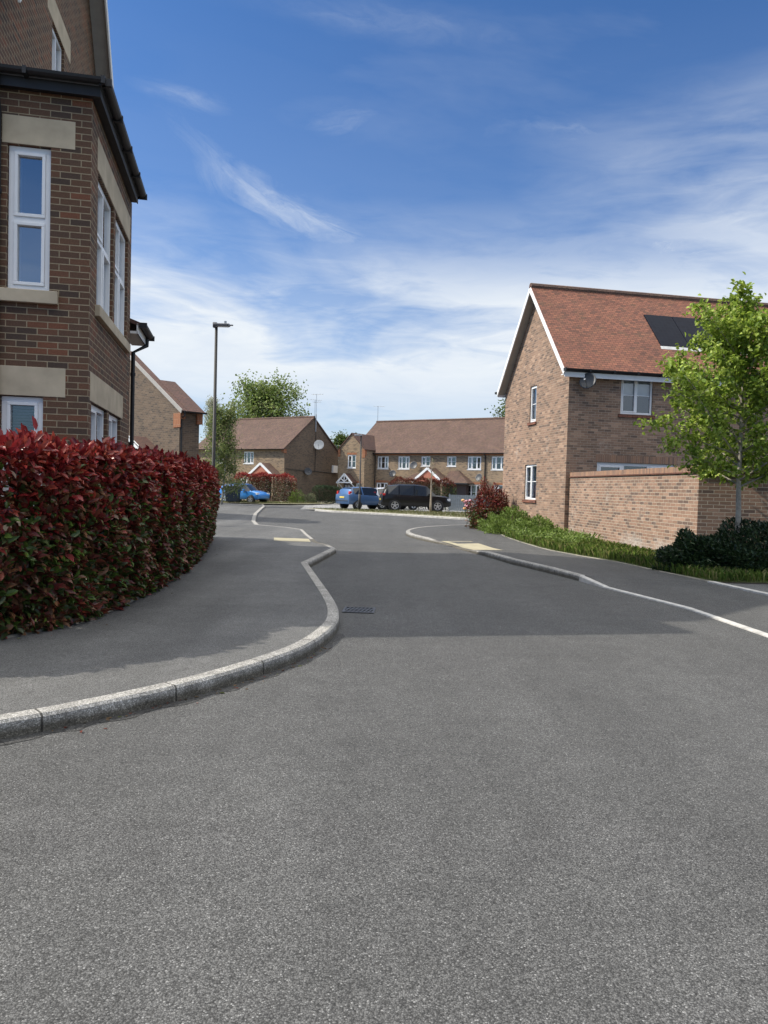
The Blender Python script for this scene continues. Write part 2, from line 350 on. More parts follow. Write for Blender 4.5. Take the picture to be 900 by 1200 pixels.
MT['kerb'] = mat_kerb()
MT['kerb_grey'] = mat_plain('grey flush kerb', (0.27, 0.26, 0.24), 0.88, vary=0.25, scale=8)
MT['edging'] = mat_plain('weathered edging', (0.20, 0.185, 0.15), 0.9, vary=0.35, scale=5)
MT['kerb_flush'] = mat_plain('pale flush kerb', (0.42, 0.41, 0.385), 0.85, vary=0.25, scale=8)
def mat_tactile():
    m, nt, b = new_mat('buff tactile paving')
    p = pos(nt)
    v = N(nt, 'ShaderNodeTexVoronoi'); v.inputs['Scale'].default_value = 15; v.inputs['Randomness'].default_value = 0.0
    nt.links.new(p, v.inputs['Vector'])
    g = noise(nt, p, 3.5, 5, 0.6)
    setc(nt, b.inputs['Base Color'], ramp(nt, g, [(0.3, (0.27, 0.245, 0.17)), (0.7, (0.36, 0.325, 0.225))]))
    b.inputs['Roughness'].default_value = 0.9
    bump(nt, b, ramp(nt, v.outputs['Distance'], [(0.25, 1.0), (0.45, 0.0)]), 0.006, 1.0)
    return m
MT['tactile'] = mat_tactile()
def mat_solar():
    m, nt, b = new_mat('solar cells')
    uv = uvn(nt)
    br = N(nt, 'ShaderNodeTexBrick', offset=0.0); nt.links.new(uv, br.inputs['Vector'])
    for k, v in (('Scale', 1.0), ('Mortar Size', 0.004), ('Brick Width', 0.16), ('Row Height', 0.16)): br.inputs[k].default_value = v
    br.inputs['Color1'].default_value = (0.008, 0.010, 0.018, 1); br.inputs['Color2'].default_value = (0.010, 0.013, 0.022, 1); br.inputs['Mortar'].default_value = (0.018, 0.020, 0.028, 1)
    setc(nt, b.inputs['Base Color'], br.outputs['Color']); b.inputs['Roughness'].default_value = 0.2; b.inputs['Specular IOR Level'].default_value = 0.025
    return m
MT['solar'] = mat_solar()

# ------------------------------------------------------------------ mesh helpers
class MB:
    def __init__(s): s.v = []; s.f = []; s.uv = []
    def add(s, vs, faces, uvs=None):
        o = len(s.v); s.v += [tuple(p) for p in vs]
        for k, f in enumerate(faces):
            s.f.append(tuple(i + o for i in f)); s.uv.append(uvs[k] if uvs else None)
    def quad(s, *ps, uv=None): s.add(ps, [tuple(range(len(ps)))], [uv] if uv else None)
    def box(s, p, ux, uy, uz):            # corner p, three edge vectors
        p, ux, uy, uz = Vector(p), Vector(ux), Vector(uy), Vector(uz)
        c = [p, p + ux, p + ux + uy, p + uy]; c += [q + uz for q in c]
        fs = [(0, 3, 2, 1), (4, 5, 6, 7), (0, 1, 5, 4), (1, 2, 6, 5), (2, 3, 7, 6), (3, 0, 4, 7)]
        if ux.cross(uy).dot(uz) < 0: fs = [f[::-1] for f in fs]
        s.add(c, fs)
    def bx(s, x0, x1, y0, y1, z0, z1): s.box((x0, y0, z0), (x1 - x0, 0, 0), (0, y1 - y0, 0), (0, 0, z1 - z0))
    def bar(s, a, b, w, h, up=(0, 0, 1)):
        a, b = Vector(a), Vector(b); d = (b - a)
        u = d.cross(Vector(up))
        if u.length < 1e-6: u = d.cross(Vector((1, 0, 0)))
        u.normalize(); v = u.cross(d).normalized()
        s.box(a - u * w / 2 - v * h / 2, d, u * w, v * h)
    def tube(s, pts, rad, n=8, cap=True):
        pts = [Vector(p) for p in pts]
        if not isinstance(rad, (list, tuple)): rad = [rad] * len(pts)
        rings = []; o = len(s.v); ref = None
        for i, p in enumerate(pts):
            d = (pts[min(i + 1, len(pts) - 1)] - pts[max(i - 1, 0)]).normalized()
            if ref is None:
                ref = d.cross(Vector((0, 0, 1)))
                if ref.length < 0.05: ref = d.cross(Vector((1, 0, 0)))
            ref = (ref - d * ref.dot(d)).normalized(); bi = d.cross(ref)
            for k in range(n):
                a = 2 * math.pi * k / n
                s.v.append(tuple(p + (ref * math.cos(a) + bi * math.sin(a)) * rad[i]))
        for i in range(len(pts) - 1):
            for k in range(n):
                a = o + i * n + k; b = o + i * n + (k + 1) % n
                s.f.append((a, b, b + n, a + n)); s.uv.append(None)
        if cap:
            s.f.append(tuple(o + k for k in range(n))[::-1]); s.uv.append(None)
            s.f.append(tuple(o + (len(pts) - 1) * n + k for k in range(n))); s.uv.append(None)
    def lathe(s, prof, c, ax, ref, n=16):       # prof: (along axis, radius)
        c, ax, ref = Vector(c), Vector(ax).normalized(), Vector(ref).normalized(); bi = ax.cross(ref)
        o = len(s.v)
        for (t, r) in prof:
            for k in range(n):
                a = 2 * math.pi * k / n
                s.v.append(tuple(c + ax * t + (ref * math.cos(a) + bi * math.sin(a)) * r))
        for i in range(len(prof) - 1):
            for k in range(n):
                a = o + i * n + k; b = o + i * n + (k + 1) % n
                s.f.append((a, b, b + n, a + n)); s.uv.append(None)
        s.f.append(tuple(o + k for k in range(n))[::-1]); s.uv.append(None)
        s.f.append(tuple(o + (len(prof) - 1) * n + k for k in range(n))); s.uv.append(None)
    def ball(s, c, rx, ry, rz, n=10, m=6):
        o = len(s.v); c = Vector(c)
        for i in range(1, m):
            t = math.pi * i / m
            for k in range(n):
                a = 2 * math.pi * k / n
                s.v.append((c.x + rx * math.sin(t) * math.cos(a), c.y + ry * math.sin(t) * math.sin(a), c.z + rz * math.cos(t)))
        s.v.append((c.x, c.y, c.z + rz)); s.v.append((c.x, c.y, c.z - rz)); T = len(s.v) - 2
        for i in range(m - 2):
            for k in range(n):
                a = o + i * n + k; b = o + i * n + (k + 1) % n
                s.f.append((a, a + n, b + n, b)); s.uv.append(None)
        for k in range(n):
            s.f.append((T, o + k, o + (k + 1) % n)); s.uv.append(None)
            q = o + (m - 2) * n
            s.f.append((T + 1, q + (k + 1) % n, q + k)); s.uv.append(None)
    def build(s, name, mat, parent=None, smooth=False, bevel=0.0):
        me = bpy.data.meshes.new(name)
        me.from_pydata(s.v, [], s.f)
        uvl = me.uv_layers.new(name='UVMap')
        buf = np.zeros(len(me.loops) * 2)
        for i, p in enumerate(me.polygons):
            cu = s.uv[i]
            n = p.normal
            if abs(n.z) > 0.985: u, v = Vector((1, 0, 0)), Vector((0, 1, 0))
            else:
                u = Vector((-n.y, n.x, 0)).normalized(); v = n.cross(u)
                if v.z < 0: v = -v
            for k, li in enumerate(p.loop_indices):
                if cu: a, b = cu[k]
                else:
                    co = me.vertices[me.loops[li].vertex_index].co; a, b = co.dot(u), co.dot(v)
                buf[li * 2] = a; buf[li * 2 + 1] = b
        uvl.data.foreach_set('uv', buf)
        me.materials.append(MT[mat] if isinstance(mat, str) else mat)
        if smooth:
            me.polygons.foreach_set('use_smooth', [True] * len(me.polygons))
        ob = bpy.data.objects.new(name, me); COL.objects.link(ob)
        if parent is not None: ob.parent = parent
        if bevel:
            bm_ = ob.modifiers.new('bevel', 'BEVEL'); bm_.width = bevel; bm_.segments = 2; bm_.limit_method = 'ANGLE'
        return ob
def tag(o, label=None, cat=None, group=None, kind=None):
    for k, v in (('label', label), ('category', cat), ('group', group), ('kind', kind)):
        if v: o[k] = v
    return o
def thing(name, label, cat, loc=(0, 0, 0), rz=0.0, group=None):
    o = bpy.data.objects.new(name, None); COL.objects.link(o)
    o.location = loc; o.rotation_euler = (0, 0, rz); o.empty_display_size = 0.3
    return tag(o, label, cat, group)
def struct(o): o['kind'] = 'structure'; return o

# ---- leaves: each leaf is two folded quads
def leaf_mesh(name, P, A, NRM, L, W, C, mat, parent=None, droop=0.12, fold=0.18):
    P = np.asarray(P); n = len(P)
    A = A / np.linalg.norm(A, axis=1, keepdims=True)
    Sx = np.cross(A, NRM); Sx /= np.linalg.norm(Sx, axis=1, keepdims=True) + 1e-9
    Nn = np.cross(Sx, A)
    L = L[:, None]; W = W[:, None]
    b = P; t = P + A * L - Nn * L * droop
    def side(sg, f, wf): return P + A * L * f + Sx * W * sg * wf + Nn * W * fold
    V = np.stack([b, side(1, .33, .5), side(1, .72, .40), t, side(-1, .72, .40), side(-1, .33, .5)], 1).reshape(-1, 3)
    base = (np.arange(n) * 6)[:, None]
    F = np.concatenate([base + np.array([[0, 1, 2, 3]]), base + np.array([[0, 3, 4, 5]])], 1).reshape(-1)
    me = bpy.data.meshes.new(name)
    me.vertices.add(n * 6); me.vertices.foreach_set('co', V.reshape(-1).astype(np.float32))
    me.loops.add(n * 8); me.loops.foreach_set('vertex_index', F.astype(np.int32))
    me.polygons.add(n * 2); me.polygons.foreach_set('loop_start', np.arange(n * 2, dtype=np.int32) * 4)
    me.update(calc_edges=True); me.validate()
    at = me.attributes.new('leaf', 'FLOAT_COLOR', 'POINT')
    CC = np.concatenate([np.repeat(C, 6, 0), np.ones((n * 6, 1))], 1)
    at.data.foreach_set('color', CC.reshape(-1).astype(np.float32))
    me.materials.append(MT[mat])
    ob = bpy.data.objects.new(name, me); COL.objects.link(ob)
    if parent is not None: ob.parent = parent
    return ob
def rand_unit(n):
    v = rng.normal(size=(n, 3)); return v / np.linalg.norm(v, axis=1, keepdims=True)
def pick(cols, n, jit=0.25, wts=None):
    c = np.array(cols); i = rng.choice(len(c), n, p=None if wts is None else np.array(wts) / sum(wts))
    return c[i] * (1 + jit * (rng.random((n, 1)) * 2 - 1))
def blades(name, P, h, wd, cols, mat='grassb', parent=None, lean=0.5):
    n = len(P)
    a = rng.random(n) * 2 * math.pi; ln = rng.random(n) * lean
    A = np.stack([np.cos(a) * ln, np.sin(a) * ln, np.ones(n)], 1)
    b = a + math.pi / 2 + rng.normal(size=n) * 0.4
    NR = np.stack([np.cos(b), np.sin(b), np.zeros(n)], 1)
    return leaf_mesh(name, P, A, NR, h * (0.5 + rng.random(n)), wd * (0.7 + 0.6 * rng.random(n)), pick(cols, n, 0.3), mat, parent, droop=0.25, fold=0.1)
def in_poly(P, poly):
    x, y = P[:, 0], P[:, 1]; r = np.zeros(len(P), bool); n = len(poly); j = n - 1
    for i in range(n):
        xi, yi = poly[i][:2]; xj, yj = poly[j][:2]
        c = ((yi > y) != (yj > y)) & (x < (xj - xi) * (y - yi) / (yj - yi + 1e-12) + xi); r ^= c; j = i
    return r
def scatter(poly, n):
    q = np.array([p[:2] for p in poly]); lo, hi = q.min(0), q.max(0)
    P = rng.random((n * 4, 2)) * (hi - lo) + lo
    P = P[in_poly(P, poly)][:n]
    return np.concatenate([P, np.zeros((len(P), 1))], 1)
def smooth_path(pts, k=5):
    pts = [np.array(p, float) for p in pts]; out = []
    for i in range(len(pts) - 1):
        p0, p1, p2, p3 = pts[max(i - 1, 0)], pts[i], pts[i + 1], pts[min(i + 2, len(pts) - 1)]
        for t in np.linspace(0, 1, k, endpoint=False):
            out.append(0.5 * (2 * p1 + (p2 - p0) * t + (2 * p0 - 5 * p1 + 4 * p2 - p3) * t * t + (3 * p1 - p0 - 3 * p2 + p3) * t ** 3))
    out.append(pts[-1]); return out

# ================================================================== GROUND
mb = MB(); mb.quad((-400, -60, -0.04), (400, -60, -0.04), (400, 700, -0.04), (-400, 700, -0.04))
struct(mb.build('ground', 'turf'))
mb = MB(); mb.quad((-30, -30, 0), (30, -30, 0), (30, 80, 0), (-30, 80, 0))
struct(mb.build('road', 'road'))

def kerb_strip(name, path, side, width=0.125, mat='kerb'):
    """path (x, y, z of kerb top) along the road-side edge; the kerb lies to `side` (+1 left) of travel"""
    p = [np.array(q, float) for q in path]; n = len(p); out = []; mb = MB(); d = 0
    for i in range(n):
        t = p[min(i + 1, n - 1)][:2] - p[max(i - 1, 0)][:2]; t /= np.linalg.norm(t) + 1e-9
        nn = np.array([-t[1], t[0]]) * side
        out.append((p[i][:2] + nn * width, nn))
    for i in range(n - 1):
        L = np.linalg.norm(p[i + 1][:2] - p[i][:2]); e = [d, d + L]; d += L
        def ring(k):
            z = p[k][2]; o, nn = out[k]; q = p[k][:2]; r = min(0.018, z * 0.3)
            return [(q[0] - nn[0] * .006, q[1] - nn[1] * .006, -0.02), (q[0], q[1], z - r), (q[0] + nn[0] * r, q[1] + nn[1] * r, z), (o[0], o[1], z), (o[0], o[1], -0.02)]
        a, b = ring(i), ring(i + 1); us = [0, .1, .12, .24, .34]
        for k in range(4):
            f = (a[k], b[k], b[k + 1], a[k + 1]); uv = ((e[0], us[k]), (e[1], us[k]), (e[1], us[k + 1]), (e[0], us[k + 1]))
            if side > 0: f, uv = f[::-1], uv[::-1]
            mb.quad(*f, uv=uv)
    struct(mb.build(name, mat))
    return [(o[0], o[1], p[i][2] - 0.003) for i, (o, _) in enumerate(out)]
def ruled(name, a, b, mat):
    mb = MB()
    for i in range(len(a) - 1): mb.quad(a[i], a[i + 1], b[i + 1], b[i])
    return struct(mb.build(name, mat))

KL = smooth_path([(-8, .2, .11), (-3.6, 3.0, .11), (-2.16, 4.2, .11), (-1.78, 4.57, .11), (-1.33, 5.12, .11), (-.96, 5.74, .11), (-.64, 6.48, .11), (-.47, 7.4, .11), (-.47, 8.22, .11), (-.61, 9.29, .11), (-1.0, 11.47, .11), (-1.36, 13.45, .11)], 6)
KL += [(-1.22, 14.9, .11), (-1.06, 16.8, .105), (-1.32, 18.3, .06), (-1.75, 19.7, .018), (-1.95, 20.8, .018), (-2.35, 22.9, .018), (-2.75, 25.2, .02), (-3.4, 26.3, .02), (-4.6, 27.4, .02)]
mb = MB(); cp = [np.array(q) for q in KL[4:44]]            # grimy channel where the road meets the kerb
for i in range(len(cp) - 1):
    if np.linalg.norm(cp[i + 1] - cp[i]) < 1e-6: continue
    d = (cp[i + 1] - cp[i])[:2]; d /= np.linalg.norm(d); o0 = np.array([d[1], -d[0]])
    w0, w1 = .085 + .035 * math.sin(i * 1.7), .085 + .035 * math.sin((i + 1) * 1.7)
    a, b = cp[i], cp[i + 1]
    mb.quad((a[0], a[1], .003), (a[0] + o0[0] * w0, a[1] + o0[1] * w0, .003), (b[0] + o0[0] * w1, b[1] + o0[1] * w1, .003), (b[0], b[1], .003))
struct(mb.build('road_channel', mat_asphalt('channel grime', 0.062, 0.16, 130, big=0.3)))
KL2 = [(-4.6, 27.4, .02), (-5.1, 29.5, .05), (-5.6, 32.5, .08), (-6.25, 36.6, .08), (-7.1, 43, .08), (-8.0, 50, .08), (-8.6, 53, .08)]
KI = next(i for i, p in enumerate(KL) if abs(p[1] - 20.8) < 1e-6)
inn = kerb_strip('kerb', KL[:KI + 1], 1)[:KI] + kerb_strip('kerb', KL[KI:], 1, .10, 'kerb_grey')
inn2 = kerb_strip('kerb', KL2, 1, 0.16, 'kerb_grey')
allin = inn + inn2[1:]
backL = [(-14, min(max(p[1], -2), 60), .107) for p in allin]
ruled('pavement', allin, backL, 'pave')

KR = [(6.4, -6, .02), (5.0, 1, .02), (4.45, 5, .02), (4.19, 8, .02), (4.06, 9.9, .02), (3.56, 11.8, .022), (3.38, 12.7, .10), (3.08, 13.92, .11), (2.67, 15.32, .11), (2.35, 17.0, .11), (2.07, 18.2, .04), (1.90, 19.0, .018), (1.74, 20.1, .018), (1.45, 20.7, .06), (1.18, 21.5, .11)]
KR += smooth_path([(1.18, 21.5, .11), (.86, 22.8, .11), (.74, 24.0, .11), (.82, 25.3, .11), (1.2, 26.9, .11), (1.95, 28.4, .11), (3.1, 30.0, .11), (4.6, 31.2, .11), (9, 33.2, .11), (20, 37, .11)], 4)[1:]
innr = kerb_strip('kerb', KR[:7], -1, .085, 'kerb_flush')[:6] + kerb_strip('kerb', KR[6:], -1)
BR = [(9, -6), (7.6, 1), (6.9, 5), (6.2, 8.2), (5.62, 11.0), (5.45, 12.08), (5.34, 12.6), (5.12, 13.6), (4.85, 15.3), (4.4, 16.6), (4.05, 17.9), (3.95, 18.6), (3.85, 20.1), (3.8, 20.8), (3.78, 21.5), (3.76, 22.2), (3.75, 22.9), (3.78, 23.6), (3.8, 24.2), (3.85, 25), (3.9, 25.6), (3.95, 26.2), (4.0, 26.8), (4.1, 27.3), (4.2, 27.8), (4.3, 28.2), (4.5, 28.6), (4.7, 29), (5, 29.4), (5.4, 29.8)]
while len(BR) < len(innr): BR.append((BR[-1][0] + 1.5, BR[-1][1] + .45))
backR = [(x, y, .105) for x, y in BR[:len(innr)]]
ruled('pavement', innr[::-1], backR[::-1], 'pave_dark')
# concrete edging along the back of the right pavement, and the drive beyond it
edg = [(x, y, .118) for x, y in BR[3:30]]
kerb_strip('edging', edg, -1, 0.035, 'edging')
kerb_strip('edging', [(5.47, 12.16, .125), (5.66, 11.0, .125), (6.25, 8.2, .125), (7, 5, .125), (8, 0, .125)], -1, .14, 'kerb_flush')
mb = MB(); mb.quad((5.52, 12.05, .109), (5.75, 11, .109), (6.35, 8.2, .109), (9, -4, .109), (30, -4, .109), (30, 12.05, .109))
struct(mb.build('driveway', 'pave'))
VERGE = [(5.45, 12.12), (5.12, 13.6), (4.85, 15.3), (4.4, 16.6), (4.05, 17.9), (3.85, 20.1), (3.76, 22.2), (3.8, 24.2), (3.95, 26.2), (4.2, 27.8), (4.7, 29), (6, 30.5), (14, 33), (14, 12.12)]
mb = MB(); mb.quad(*[(x + (0.05 if i < 10 else 0), y, .108) for i, (x, y) in enumerate(VERGE)][::-1])
o = struct(mb.build('soil', 'soil'))
# tactile crossings
def patch(name, a, b, i0, i1, t0, t1, mat):
    mb = MB()
    def at(i, t):
        p, q = Vector(a[i]), Vector(b[i]); return p.lerp(q, t) + Vector((0, 0, .006))
    for i in range(i0, i1): mb.quad(at(i, t0), at(i + 1, t0), at(i + 1, t1), at(i, t1))
    return struct(mb.build(name, mat))
iL = [i for i, p in enumerate(allin) if 19.0 < p[1] < 21.2 and p[0] > -3]
patch('tactile_paving', backL, allin, iL[0], iL[-1], 1 - .085, 1.0 - .004, 'tactile')
iR = [i for i, p in enumerate(innr) if 18.0 < p[1] < 20.9 and p[0] < 4]
patch('tactile_paving', innr, backR, iR[0], iR[-1], .02, .40, 'tactile')
# far verge island and parking court
IS = [(-4.2, 45.0, .10), (-2.9, 43.1, .10), (.47, 41, .10), (3.9, 37.8, .10), (9, 35.8, .10), (20, 40, .10)]
ii = kerb_strip('kerb', IS, 1, .15, 'kerb_flush')
ruled('verge', ii, [(-5.2, 47.0, .11), (-2.5, 46.2, .11), (1.0, 46.0, .11), (5, 46.2, .11), (10, 45.8, .11), (20, 46, .11)], 'verge')
mb = MB(); mb.quad((-5.3, 46.9, .008), (-2.5, 46.2, .06), (10, 45.8, .06), (22, 46, .06), (22, 62, .06), (-5, 70, .06), (-16, 72, .008), (-16, 60, .008), (-6, 56, .008))
struct(mb.build('parking_court', 'gravel'))
mb = MB(); mb.quad((-16, 55, .10), (-9, 55, .10), (-6, 57.5, .10), (-4.5, 61, .10), (-4, 90, .10), (-40, 90, .10), (-40, 55, .10)); struct(mb.build('verge', 'verge'))
# front garden bed under the hedge
HF = [(-9, 4.0), (-5.5, 5.0), (-4.0, 5.7), (-3.29, 6.38), (-3.05, 6.92), (-2.92, 7.92), (-2.94, 9.2), (-3.02, 10.5), (-3.25, 12.3), (-3.55, 14.2), (-4.05, 16.8), (-4.75, 19.6)]
HB = [(-9, 5.6), (-5.4, 6.4), (-4.6, 6.9), (-4.1, 7.4), (-3.75, 7.8), (-3.52, 8.35), (-3.48, 9.2), (-3.66, 10.6), (-4.0, 12.4), (-4.45, 14.4), (-5.0, 17.1), (-5.6, 20.0)]
kerb_strip('edging', [(x + .05, y, .125) for x, y in HF[1:]], 1, .04, 'edging')
mb = MB(); mb.quad(*[(x, y, .114) for x, y in HF], (-5.6, 20, .114), (-12, 20, .114), (-12, 4, .114))
struct(mb.build('soil', 'soil'))

# ================================================================== WALLS, WINDOWS, ROOFS
class Fr:      # a wall plane in house coordinates: o at its left foot seen from outside, u to the right, n outward
    def __init__(s, o, u, n): s.o, s.u, s.n = Vector((*o, 0)), Vector((*u, 0)), Vector((*n, 0))
    def p(s, u, d, z): return s.o + s.u * u + s.n * d + Vector((0, 0, z))
    def box(s, mb, u0, u1, d0, d1, z0, z1): mb.box(s.p(u0, d0, z0), s.u * (u1 - u0), s.n * (d1 - d0), (0, 0, z1 - z0))
def wall_panel(mb, fr, u0, u1, z0, z1, ops=(), rev=0.09):
    us = sorted({u0, u1, *[v for o in ops for v in o[:2]]}); zs = sorted({z0, z1, *[v for o in ops for v in o[2:4]]})
    us = [u for u in us if u0 - 1e-6 <= u <= u1 + 1e-6]; zs = [z for z in zs if z0 - 1e-6 <= z <= z1 + 1e-6]
    for i in range(len(us) - 1):
        for j in range(len(zs) - 1):
            cu, cz = (us[i] + us[i + 1]) / 2, (zs[j] + zs[j + 1]) / 2
            if any(o[0] < cu < o[1] and o[2] < cz < o[3] for o in ops): continue
            mb.quad(fr.p(us[i], 0, zs[j]), fr.p(us[i + 1], 0, zs[j]), fr.p(us[i + 1], 0, zs[j + 1]), fr.p(us[i], 0, zs[j + 1]))
    for o in ops:
        a, b, c, d = o[:4]
        for (p, q) in (((a, c), (a, d)), ((a, d), (b, d)), ((b, d), (b, c)), ((b, c), (a, c))):
            mb.quad(fr.p(p[0], 0, p[1]), fr.p(q[0], 0, q[1]), fr.p(q[0], -rev, q[1]), fr.p(p[0], -rev, p[1]))
def gable(mb, fr, u0, u1, z0, apex_u, apex_z): mb.quad(fr.p(u0, 0, z0), fr.p(u1, 0, z0), fr.p(apex_u, 0, apex_z))
def window(house, fr, op, cols=1, trans=(), rev=0.08, fw=0.055, glass='glass', behind=None, sill=None, sillmat='white', bars=(), drop=0.25, frame='white', name='window'):
    """op = (u0,u1,z0,z1); cols casements side by side; trans = heights of transoms; bars = heights of thin glazing bars"""
    a, b, c, d = op; a += .004; b -= .004; c += .004; d -= .004
    mb = MB(); d0, d1 = -rev - .03, -rev + .035
    fr.box(mb, a, b, d0, d1, c, c + fw); fr.box(mb, a, b, d0, d1, d - fw, d)
    fr.box(mb, a, a + fw, d0, d1, c + fw, d - fw); fr.box(mb, b - fw, b, d0, d1, c + fw, d - fw)
    cw = (b - a) / cols
    for i in range(1, cols): fr.box(mb, a + cw * i - fw * .55, a + cw * i + fw * .55, d0, d1, c + fw, d - fw)
    for t in trans:
        for i in range(cols): fr.box(mb, a + cw * i + fw * .56, a + cw * (i + 1) - fw * .56, d0, d1 - .002, t - fw * .5, t + fw * .5)
    for t in bars:
        for i in range(cols): fr.box(mb, a + cw * i + fw * .56, a + cw * (i + 1) - fw * .56, -rev - .012, -rev + .012, t - .013, t + .013)
    # opening sashes: a thinner inner frame
    zs = [c + fw] + sorted(trans) + [d - fw]; sw = fw * .62
    for i in range(cols):
        for j in range(len(zs) - 1):
            x0, x1 = a + cw * i + fw * .56, a + cw * (i + 1) - fw * .56
            if i == 0: x0 = a + fw
            if i == cols - 1: x1 = b - fw
            y0 = zs[j] + (fw * .5 if j else 0); y1 = zs[j + 1] - (fw * .5 if j < len(zs) - 2 else 0)
            if (i + j + len(zs)) % 2 == 0 or cols == 1:
                e0, e1 = -rev - .005, -rev + .048
                fr.box(mb, x0, x1, e0, e1, y0, y0 + sw); fr.box(mb, x0, x1, e0, e1, y1 - sw, y1)
                fr.box(mb, x0, x0 + sw, e0, e1, y0 + sw, y1 - sw); fr.box(mb, x1 - sw, x1, e0, e1, y0 + sw, y1 - sw)
    f = mb.build(name, frame, house, bevel=0.004)
    mb = MB(); mb.quad(fr.p(a + .02, -rev - .002, c + .02), fr.p(b - .02, -rev - .002, c + .02), fr.p(b - .02, -rev - .002, d - .02), fr.p(a + .02, -rev - .002, d - .02))
    mb.build('pane', glass, f)
    mb = MB(); D = -rev - drop            # the room behind: a shallow recess
    q = [fr.p(a, -rev - .031, c), fr.p(b, -rev - .031, c), fr.p(b, -rev - .031, d), fr.p(a, -rev - .031, d)]
    r = [fr.p(a, D, c), fr.p(b, D, c), fr.p(b, D, d), fr.p(a, D, d)]
    for k in range(4): mb.quad(q[k], q[(k + 1) % 4], r[(k + 1) % 4], r[k])
    mb.quad(*r)
    mb.build('window_recess', 'interior', f)
    if behind == 'slats':
        mb = MB(); z = c + .08
        while z < d - .05:
            mb.box(fr.p(a + .05, -rev - .10, z), fr.u * (b - a - .1), fr.n * .035 + Vector((0, 0, .020)), (0, 0, .0025)); z += .036
        mb.build('blind', 'blind', f)
    elif behind:
        z1 = d - .03
        if behind == 'blind': parts = [(a, b, c + (d - c) * .05)]
        elif behind == 'half': parts = [(a, b, c + (d - c) * .5)]
        elif behind == 'sides': parts = [(a, a + (b - a) * .24, c), (b - (b - a) * .22, b, c)]
        else: parts = [(a, a + (b - a) * .4, c)]
        for (x0, x1, zb) in parts:
            mb = MB()
            n = max(4, int((x1 - x0) / .06)); w_ = (x1 - x0) / n
            for k in range(n):
                e = .018 * (k % 2 if behind in ('sides', 'left') else 0); e2 = .018 * ((k + 1) % 2 if behind in ('sides', 'left') else 0)
                mb.quad(fr.p(x0 + k * w_, -rev - .09 - e, zb), fr.p(x0 + (k + 1) * w_, -rev - .09 - e2, zb), fr.p(x0 + (k + 1) * w_, -rev - .09 - e2, z1), fr.p(x0 + k * w_, -rev - .09 - e, z1))
            mb.build('blind' if behind in ('blind', 'half') else 'curtain', 'blind' if behind in ('blind', 'half') else 'curtain', f)
    if sill:
        mb = MB(); e, hgt, out = sill
        fr.box(mb, op[0] - e, op[1] + e, -rev - .02, out, op[2] - hgt, op[2] - .001)
        mb.build('sill', sillmat, f, bevel=.006)
    return f
def slab(mb, a, b, c, d, t=0.06):      # roof slope a,b eaves -> c,d ridge (counter-clockwise from outside), thickness down
    a, b, c, d = map(Vector, (a, b, c, d)); n = (b - a).cross(d - a).normalized() * -t
    q = [a, b, c, d]; r = [p + n for p in q]
    mb.quad(*q); mb.quad(*r[::-1])
    for k in range(4): mb.quad(q[k], r[k], r[(k + 1) % 4], q[(k + 1) % 4])
def gutter(mb, a, b, r=0.06, n=7):
    a, b = Vector(a), Vector(b); d = (b - a).normalized(); s = d.cross(Vector((0, 0, 1))).normalized()
    o = len(mb.v)
    for p in (a, b):
        for rr in (r, r * .84):
            for k in range(n):
                t = math.pi * k / (n - 1)
                mb.v.append(tuple(p + s * math.cos(t) * rr - Vector((0, 0, math.sin(t) * rr))))
    for k in range(n - 1):
        mb.f.append((o + k, o + k + 1, o + 2 * n + k + 1, o + 2 * n + k)); mb.uv.append(None)
        mb.f.append((o + n + k, o + 3 * n + k, o + 3 * n + k + 1, o + n + k + 1)); mb.uv.append(None)
        mb.f.append((o + k, o + n + k, o + n + k + 1, o + k + 1)); mb.uv.append(None)
        mb.f.append((o + 2 * n + k, o + 2 * n + k + 1, o + 3 * n + k + 1, o + 3 * n + k)); mb.uv.append(None)
    L = (b - a).length; m = max(2, int(L / .8) + 1)
    for i in range(m):
        p = a + d * (L * (i + .02) / (m - .96))
        mb.box(p - s * (r + .008) - d * .02 - Vector((0, 0, r + .01)), s * (2 * r + .016), d * .04, (0, 0, r + .022))
def dish(house, c, aim, r, mat, arm_to):
    c = Vector(c); aim = Vector(aim).normalized(); up = Vector((0, 0, 1)); sd_ = aim.cross(up).normalized()
    mb = MB(); prof = [(-.035 * r / .3, .02)] + [((k / 6) ** 2 * r * .22 - .02, r * k / 6) for k in range(1, 7)] + [(r * .22 - .008, r * .985)] + [((k / 6) ** 2 * r * .22 - .008, r * k / 6) for k in range(5, 0, -1)]
    mb.lathe(prof, c, aim, sd_, 20)
    o = mb.build('satellite_dish', mat, house, smooth=True)
    mb = MB(); tip = c + aim * r * 1.15 - up * r * .35
    mb.tube([c - up * r * .9 + aim * .03, tip], .012, 6); mb.tube([tip - aim * .05, tip + aim * .06], .03, 8)
    mb.tube([c - aim * .02, c - aim * .12 - up * .04, Vector(arm_to)], .02, 6)
    mb.build('dish_arm', 'greymetal', o)
    return o
def downpipe(mb, top, zb, out=None, r=.034):
    t = Vector(top)
    pts = [t, (t.x, t.y, zb)] if out is None else [Vector(out), Vector(out) - Vector((0, 0, .12)), t, Vector((t.x, t.y, zb))]
    mb.tube(pts, r, 8)
    z = zb + .4
    while z < t.z:
        mb.tube([(t.x, t.y, z), (t.x, t.y, z + .05)], r * 1.3, 8); z += 1.4
